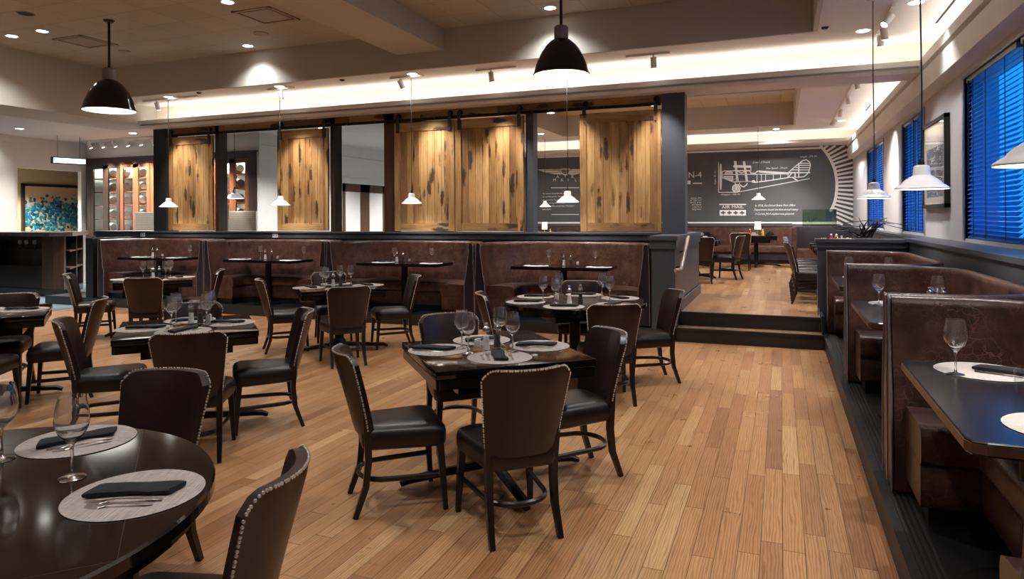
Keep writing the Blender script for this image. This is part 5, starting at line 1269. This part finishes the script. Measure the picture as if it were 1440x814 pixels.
def fan_napkin(x, y, z, rotd, label):
    bm = B(); n = 9; c = bm.verts.new((0, 0.03, 0.0)); 
    vs_ = []
    for k in range(n+1):
        a = PI*k/n; r_ = 0.11 if k % 2 else 0.095; vs_.append((math.cos(a)*r_, (0.012 if k % 2 else -0.012), math.sin(a)*r_*1.05))
    f_ = [bm.verts.new(v) for v in vs_]; b_ = [bm.verts.new((v[0], v[1]+0.01, v[2])) for v in vs_]; base = bm.verts.new((0, 0, 0)); base2 = bm.verts.new((0, 0.012, 0)); bm.verts.remove(c)
    for k in range(n): bm.faces.new((base, f_[k], f_[k+1])); bm.faces.new((base2, b_[k+1], b_[k])); bm.faces.new((f_[k], b_[k], b_[k+1], f_[k+1]))
    bm.faces.new((base, base2, b_[0], f_[0])); bm.faces.new((base, f_[n], b_[n], base2))
    o = obj('folded_napkin', bm, MT['napkin'], None, False); o.location = (x, y, z+0.001); o.rotation_euler = (0, 0, R(rotd)); tag(o, label, 'napkin', 'fan-folded napkins on the raised floor')
def candle(x, y, z, label):
    t = thing('table_lamp', label, 'table lamp', (x, y, z+0.001), 0, 'lit candle lamps'); bm = B(); lathe(bm, [(0, 0), (0.05, 0), (0.05, 0.012), (0.012, 0.03), (0.012, 0.15), (0, 0.15)], 16); obj('base', bm, MT['chrome'], t)
    g = G('lit_paper_shade'); g.set(Base_Color=(1, 0.85, 0.6, 1), Emission_Color=(1, 0.78, 0.48, 1), Emission_Strength=3.0)
    bm = B(); lathe(bm, [(0.075, 0.15), (0.068, 0.34), (0.066, 0.34), (0.073, 0.15)], 20, closed=True); obj('shade', bm, g.m, t)
    lamp('POINT', 'candle_glow', (0, 0, 0.25), 6.0, (1, 0.7, 0.4), t, shadow_soft_size=0.06)
def bottle(x, y, z, col, label, s=1.0):
    t = thing('sauce_bottle', label, 'bottle', (x, y, z+0.001), 0, 'sauce bottles on the raised tables'); m = plain('sauce_%d' % len(bpy.data.materials), col, 0.25)
    bm = B(); lathe(bm, [(0, 0), (0.03*s, 0), (0.031*s, 0.01), (0.031*s, 0.09*s), (0.014*s, 0.125*s), (0.013*s, 0.14*s), (0, 0.14*s)], 16); obj('body', bm, m, t); bm = B(); lathe(bm, [(0, 0.141*s), (0.016*s, 0.141*s), (0.015*s, 0.16*s), (0, 0.162*s)], 12); obj('cap', bm, MT['white'], t)
def caddy(x, y, z, label, col=(226, 220, 200)):
    t = thing('sugar_caddy', label, 'caddy', (x, y, z+0.001), 0, 'sugar caddies on the raised tables'); bm = B(); box(bm, -0.06, 0.06, -0.04, 0.04, 0, 0.006); 
    for a, b, c, d in ((-0.06, 0.06, -0.04, -0.036), (-0.06, 0.06, 0.036, 0.04), (-0.06, -0.056, -0.04, 0.04), (0.056, 0.06, -0.04, 0.04)): box(bm, a, b, c, d, 0, 0.04)
    obj('tray', bm, MT['white'], t, False); bm = B()
    for k in range(9): box(bm, -0.05+k*0.0112, -0.043+k*0.0112, -0.03, 0.03, 0.007, 0.075+0.006*(k % 3))
    obj('packets', bm, plain('packets_%d' % len(bpy.data.materials), C3(*col), 0.7), t, False)
ZU = UP+0.780
candle(-0.54, 18.1, ZU, 'lit candle lamp on the table before the airplane mural'); candle(-6.15, 18.1, ZU, 'lit candle lamp seen between the barn doors')
bottle(-0.72, 18.0, ZU, C3(150, 24, 20), 'red sauce bottle beside the candle lamp at the airplane mural'); bottle(-0.42, 17.95, ZU, C3(206, 168, 60), 'yellow sauce bottle beside the candle lamp at the airplane mural'); caddy(-0.62, 17.8, ZU, 'cream sugar caddy before the candle lamp at the airplane mural')
fan_napkin(-0.25, 17.9, ZU, 10, 'black fan-folded napkin at the candle table before the airplane mural')
bottle(-6.35, 17.95, ZU, C3(150, 24, 20), 'red sauce bottle seen between the barn doors'); bottle(-5.95, 18.0, ZU, C3(206, 168, 60), 'yellow sauce bottle seen between the barn doors'); fan_napkin(-5.75, 17.85, ZU, 10, 'black fan-folded napkin seen between the barn doors'); caddy(-6.25, 17.8, ZU, 'cream sugar caddy seen between the barn doors')
for q, (x, y, l) in enumerate([(-1.85, 14.05, 'closest to the dark pier'), (-1.5, 13.95, 'beside the white cup'), (-1.3, 14.5, 'on the table end toward the aisle')]): fan_napkin(x, y, ZU, 10+20*q, 'black fan-folded napkin behind the pier, '+l)
cup(-1.42, 14.15, ZU, 'white cup on the table behind the pier'); cup(-1.82, 17.2, ZU, 'white cup near the mural bench, aisle side'); cup(-2.08, 17.25, ZU, 'white cup near the mural bench, pier side'); fan_napkin(-1.7, 17.4, ZU, 0, 'black fan-folded napkin on the table by the mural bench')
for k in range(3):
    y = 10.95+1.1*k
    caddy(0.70, y+0.15, ZU, 'cream sugar caddy on the raised table, %s from the pony wall' % ORD[k]); caddy(0.98, y+0.05, ZU, 'pale packet caddy on the window half of the raised table, %s from the pony wall' % ORD[k], (232, 226, 206))
    bottle(0.82, y+0.05, ZU, C3(150, 20, 36), 'red sauce bottle on the raised table, %s from the pony wall' % ORD[k]); bottle(0.90, y+0.0, ZU, C3(214, 172, 84), 'yellow sauce bottle on the raised table, %s from the pony wall' % ORD[k])
    caddy(1.10, y+0.2, ZU, 'small packet caddy at the window edge of the raised table, %s from the pony wall' % ORD[k], (214, 214, 190))
# twig sculpture on the window ledge
t = thing('twig_sculpture', 'black wire twig sculpture lying on top of the pony wall', 'sculpture', (1.42, 9.75, 1.325)); random.seed(11)
t.location = (0.88, 9.55, 1.311)
bm = B()
for k in range(20):
    a = random.uniform(-0.6, 3.6); l = random.uniform(0.15, 0.42); p = Vector((0.1+random.uniform(-0.08, 0.08), random.uniform(-0.04, 0.05), 0.02)); pts = [p]
    for q in range(4):
        p = p+Vector((math.cos(a)*l/4, random.uniform(-0.05, 0.05), random.uniform(-0.01, 0.07)+(0.04 if q < 2 else -0.02))); a += random.uniform(-0.5, 0.5); pts.append(Vector((p.x, p.y, max(p.z, 0.01))))
    tube(bm, pts, [0.011, 0.010, 0.008, 0.006, 0.003], 5)
obj('twigs', bm, MT['blackmetal'], t)
bm = B(); tube(bm, [(-0.15, -0.02, 0.20), (0.2, 0.0, 0.24), (0.55, 0.02, 0.17)], 0.004, 5); tube(bm, [(-0.1, 0.04, 0.14), (0.3, 0.04, 0.19), (0.6, 0.04, 0.10)], 0.004, 5); obj('wires', bm, MT['blackmetal'], t)

# ================================================================== lobby: keg cabinet, art, sign, grille
cb = thing('keg_cabinet', 'dark framed glass cabinet holding rows of small cream kegs', 'cabinet', (0, 12.2, 0))
CX0, CX1, CT = -16.43, -10.98, 3.11
bm = B(); box(bm, CX0, CX1, -0.02, 0.06, 2.97, CT); box(bm, CX0, CX0+0.15, -0.02, 0.06, 0, 2.97); box(bm, CX1-0.22, CX1, -0.02, 0.06, 0, 2.97); box(bm, CX0-0.04, CX1+0.04, -0.04, 0.06, CT, CT+0.04); obj('surround', bm, MT['cab'], cb, False)
bm = B(); box(bm, CX0+0.1, CX1-0.1, 0.42, 0.44, 0, 3.0); box(bm, CX0, CX0+0.02, 0.05, 0.44, 0, 3.05); box(bm, CX1-0.02, CX1, 0.05, 0.44, 0, 3.05); box(bm, CX0, CX1, 0.05, 0.44, 3.0, 3.02); obj('carcass', bm, MT['cabback'], cb, False)
SZ = [1.285, 1.625, 1.965, 2.305, 2.645]
bm = B()
for z in SZ: box(bm, CX0+0.1, CX1-0.1, 0.06, 0.42, z-0.025, z)
obj('shelf', bm, MT['mahog'], cb, False)
# door leaves: (x0, x1) with a centre stile each
LV = [(-16.28, -15.26), (-15.24, -14.24), (-14.22, -13.2), (-13.18, -12.2), (-12.18, -11.20)]
for k, (x0, x1) in enumerate(LV):
    bm = B(); s = 0.10; m = (x0+x1)/2; c = m+0.02
    box(bm, x0, x0+s, -0.015, 0.03, 0.9, 2.97); box(bm, x1-s, x1, -0.015, 0.03, 0.9, 2.97); box(bm, x0, x1, -0.012, 0.03, 2.88, 2.97); box(bm, x0, x1, -0.012, 0.03, 0.9, 1.2); box(bm, c-0.09, c+0.09, -0.012, 0.03, 0.9, 2.97)
    dl = obj('cabinet_door', bm, MT['mahog'] if k else MT['cab'], cb, False)
    obj('glazing', bbox(x0+s, x1-s, 0.006, 0.010, 1.2, 2.88), MT['pane'], dl, False)
    bm = B(); tube(bm, [(x1-0.05, -0.04, 1.30), (x1-0.05, -0.04, 1.48)], 0.008, 6); obj('door_pull', bm, MT['chrome'], dl)
    lamp('AREA', 'cabinet_fill', (m, 12.5, 2.985), 9.0, NEUT, None, (0, 0, 0), shape='RECTANGLE', size=0.9, size_y=0.06)  # bare lamps added here and above each shelf to brighten the kegs
    for r_i in range(5):
        lamp('POINT', 'shelf_fill', (m, 12.3, SZ[r_i]+0.29), 2.2, NEUT, None, shadow_soft_size=0.05)
def keg_meshes():
    bm = B(); lathe(bm, [(0.0, -0.165), (0.078, -0.165), (0.083, -0.175), (0.088, -0.17), (0.104, -0.08), (0.108, 0.0), (0.104, 0.08), (0.088, 0.17), (0.083, 0.175)], 22, (0, 0, 0.125), 'x'); body = bm
    bm2 = B(); lathe(bm2, [(0.083, 0.175), (0.078, 0.165), (0.0, 0.165)], 22, (0, 0, 0.125), 'x')
    lathe(bm2, [(0.089, 0.13), (0.098, 0.13), (0.096, 0.15), (0.088, 0.15)], 22, (0, 0, 0.125), 'x', closed=True)
    bm3 = B()
    for x in (-0.09, 0.09): box(bm3, x-0.02, x+0.02, -0.08, 0.08, 0.0, 0.035)
    return body, bm2, bm3
kb, kh, ks = keg_meshes(); K0 = thing('keg', 'x', 'keg', (0, 0, 0), 0, 'small cream kegs in the cabinet'); obj('body', kb, MT['keg'], K0); obj('head', kh, MT['keghead'], K0); obj('stand', ks, MT['keg'], K0, False)
first = True; ROW = ['bottom', 'second-lowest', 'middle', 'second-highest', 'top']; LN = ['dark end door', 'second door from the bar', None, None, 'last door before the hallway']
for k in (0, 1, 4):
    x0, x1 = LV[k]; m = (x0+x1)/2+0.02
    for r_i in range(5):
        for q, (dx, wv) in enumerate(((-0.06, 'centre of'), (0.40, 'hinge side of'))):
            lab = 'small cream keg, %s shelf, %s the %s' % (ROW[r_i], wv, LN[k]); loc = (m+dx, 12.42, SZ[r_i]+0.001)
            if first: o = K0; o.location = loc; o.rotation_euler = (0, 0, R(-28)); o['label'] = lab; first = False
            else: dup(K0, loc, R(-28), lab)
text('AGED', -15.03, 2.78, 0.11, cb, MT['white'], y=12.19-12.2)
bm = B(); box(bm, -0.36, 0.36, 0, 0.04, 0.0, 0.52); gp = thing('slatted_panel', 'grey ribbed panel standing before the keg cabinet beside the column', 'panel', (-13.30, 11.3, 1.25))
obj('board', bm, plain('grey_panel', C3(150, 146, 136), 0.6), gp, False)
bm = B()
for k in range(13): box(bm, -0.35, 0.35, -0.012, 0.0, 0.02+k*0.039, 0.042+k*0.039)
obj('ribs', bm, plain('grey_panel_ribs', C3(168, 163, 150), 0.6), gp, False)
obj('post', bbox(-0.03, 0.03, 0.0, 0.04, -1.25, 0.0), MT['blackmetal'], gp, False)
g2 = dup(gp, (-10.55, 11.3, 1.25), 0, 'grey ribbed panel standing before the keg cabinet near the grey pendant')
at = thing('canvas_painting', 'large canvas of scattered blue and teal petals in a dark frame', 'painting', (-18.53, 13.1, 1.30))
bm = B()
for y0, y1, z0, z1 in ((-1.16, 1.16, 1.20, 1.27), (-1.16, 1.16, -0.1, -0.03), (-1.16, -1.09, -0.1, 1.27), (1.09, 1.16, -0.1, 1.27)): box(bm, -0.02, 0.05, y0, y1, z0, z1)
obj('frame', bm, MT['cab'], at, False); obj('canvas', bbox(-0.015, 0.03, -1.09, 1.09, -0.03, 1.20), MT['art'], at, False)
sg = thing('hanging_sign', 'white lit sign hanging on two rods before the painting', 'sign', (-15.35, 10.98, 2.97), R(74))
obj('case', bbox(-0.36, 0.36, 0.0, 0.09, -0.075, 0.075, 0.008), MT['black'], sg, False)
g = G('lit_sign_face'); g.set(Base_Color=(1, 1, 1, 1), Emission_Color=(1, 0.98, 0.95, 1), Emission_Strength=1.5); obj('face', bbox(-0.33, 0.33, -0.006, 0.0, -0.055, 0.055), g.m, sg, False)
text('RECEPTION', 0, -0.028, 0.085, sg, MT['ventgrey'], align='CENTER', y=-0.008)
for q in (-0.23, 0.23):
    bm = B(); tube(bm, [(q, 0.045, 0.075), (q, 0.045, 3.55-2.97)], 0.008, 8); obj('rod', bm, MT['alu'], sg)
# bar counter
br = thing('bar_counter', 'black bar counter with grey stone top and open shelves', 'bar', (0, 0, 0))
poly = [(-20.5, 9.75), (-14.15, 9.75), (-13.95, 9.95), (-15.2, 11.15), (-15.9, 10.6), (-20.5, 10.6)]
bm = B(); big = [(-20.5, 9.64), (-14.10, 9.64), (-13.80, 9.93), (-15.15, 11.28), (-15.9, 10.7), (-20.5, 10.7)]; prism(bm, big, 1.26, 1.345); obj('counter_top', bm, MT['bartop'], br, False)
bm = B(); prism(bm, [(-20.5, 10.1), (-15.3, 10.1), (-15.0, 10.4), (-15.5, 10.95), (-15.9, 10.6), (-20.5, 10.6)], 0.12, 1.26); box(bm, -20.5, -14.5, 9.78, 10.1, 1.18, 1.26); box(bm, -20.5, -16.4, 9.78, 10.1, 0.12, 1.18); box(bm, -16.4, -14.5, 9.80, 10.1, 0.12, 0.62); obj('carcass', bm, MT['bar'], br, False)
bm = B(); prism(bm, [(-20.5, 9.74), (-14.17, 9.74), (-13.93, 9.96), (-15.18, 11.17), (-15.9, 10.6), (-20.5, 10.6)], 0.0, 0.14); obj('plinth', bm, MT['chardark'], br, False)
bm = B(); prism(bm, [(-14.52, 9.77), (-14.17, 9.77), (-14.03, 9.90), (-14.3, 10.14), (-14.52, 10.1)], 0.14, 1.26); obj('corner_post', bm, MT['barbrown'], br, False)
for z in (0.55, 0.92): 
    bm = B(); prism(bm, [(-14.05, 10.05), (-15.1, 11.1), (-15.3, 10.9), (-14.45, 10.15)], z, z+0.03); obj('shelf', bm, MT['barbrown'], br, False)
bm = B(); prism(bm, [(-14.55, 10.55), (-14.62, 10.62), (-14.9, 10.4), (-14.83, 10.33)], 0.14, 1.26); prism(bm, [(-15.1, 11.1), (-15.17, 11.17), (-15.45, 10.9), (-15.38, 10.83)], 0.14, 1.26); obj('divider', bm, MT['bar'], br, False)
for x, l in ((-15.45, 'first from the photo edge'), (-15.24, 'second from the photo edge'), (-14.98, 'beside the brown post')): glass(x, 9.92, 0.97, 'clear wine glass on the bar shelf, '+l, 'wine glasses on the bar shelf', 0.82)
bm = B(); box(bm, -15.7, -14.53, 9.80, 10.05, 0.945, 0.969); obj('shelf', bm, MT['bar'], br, False)
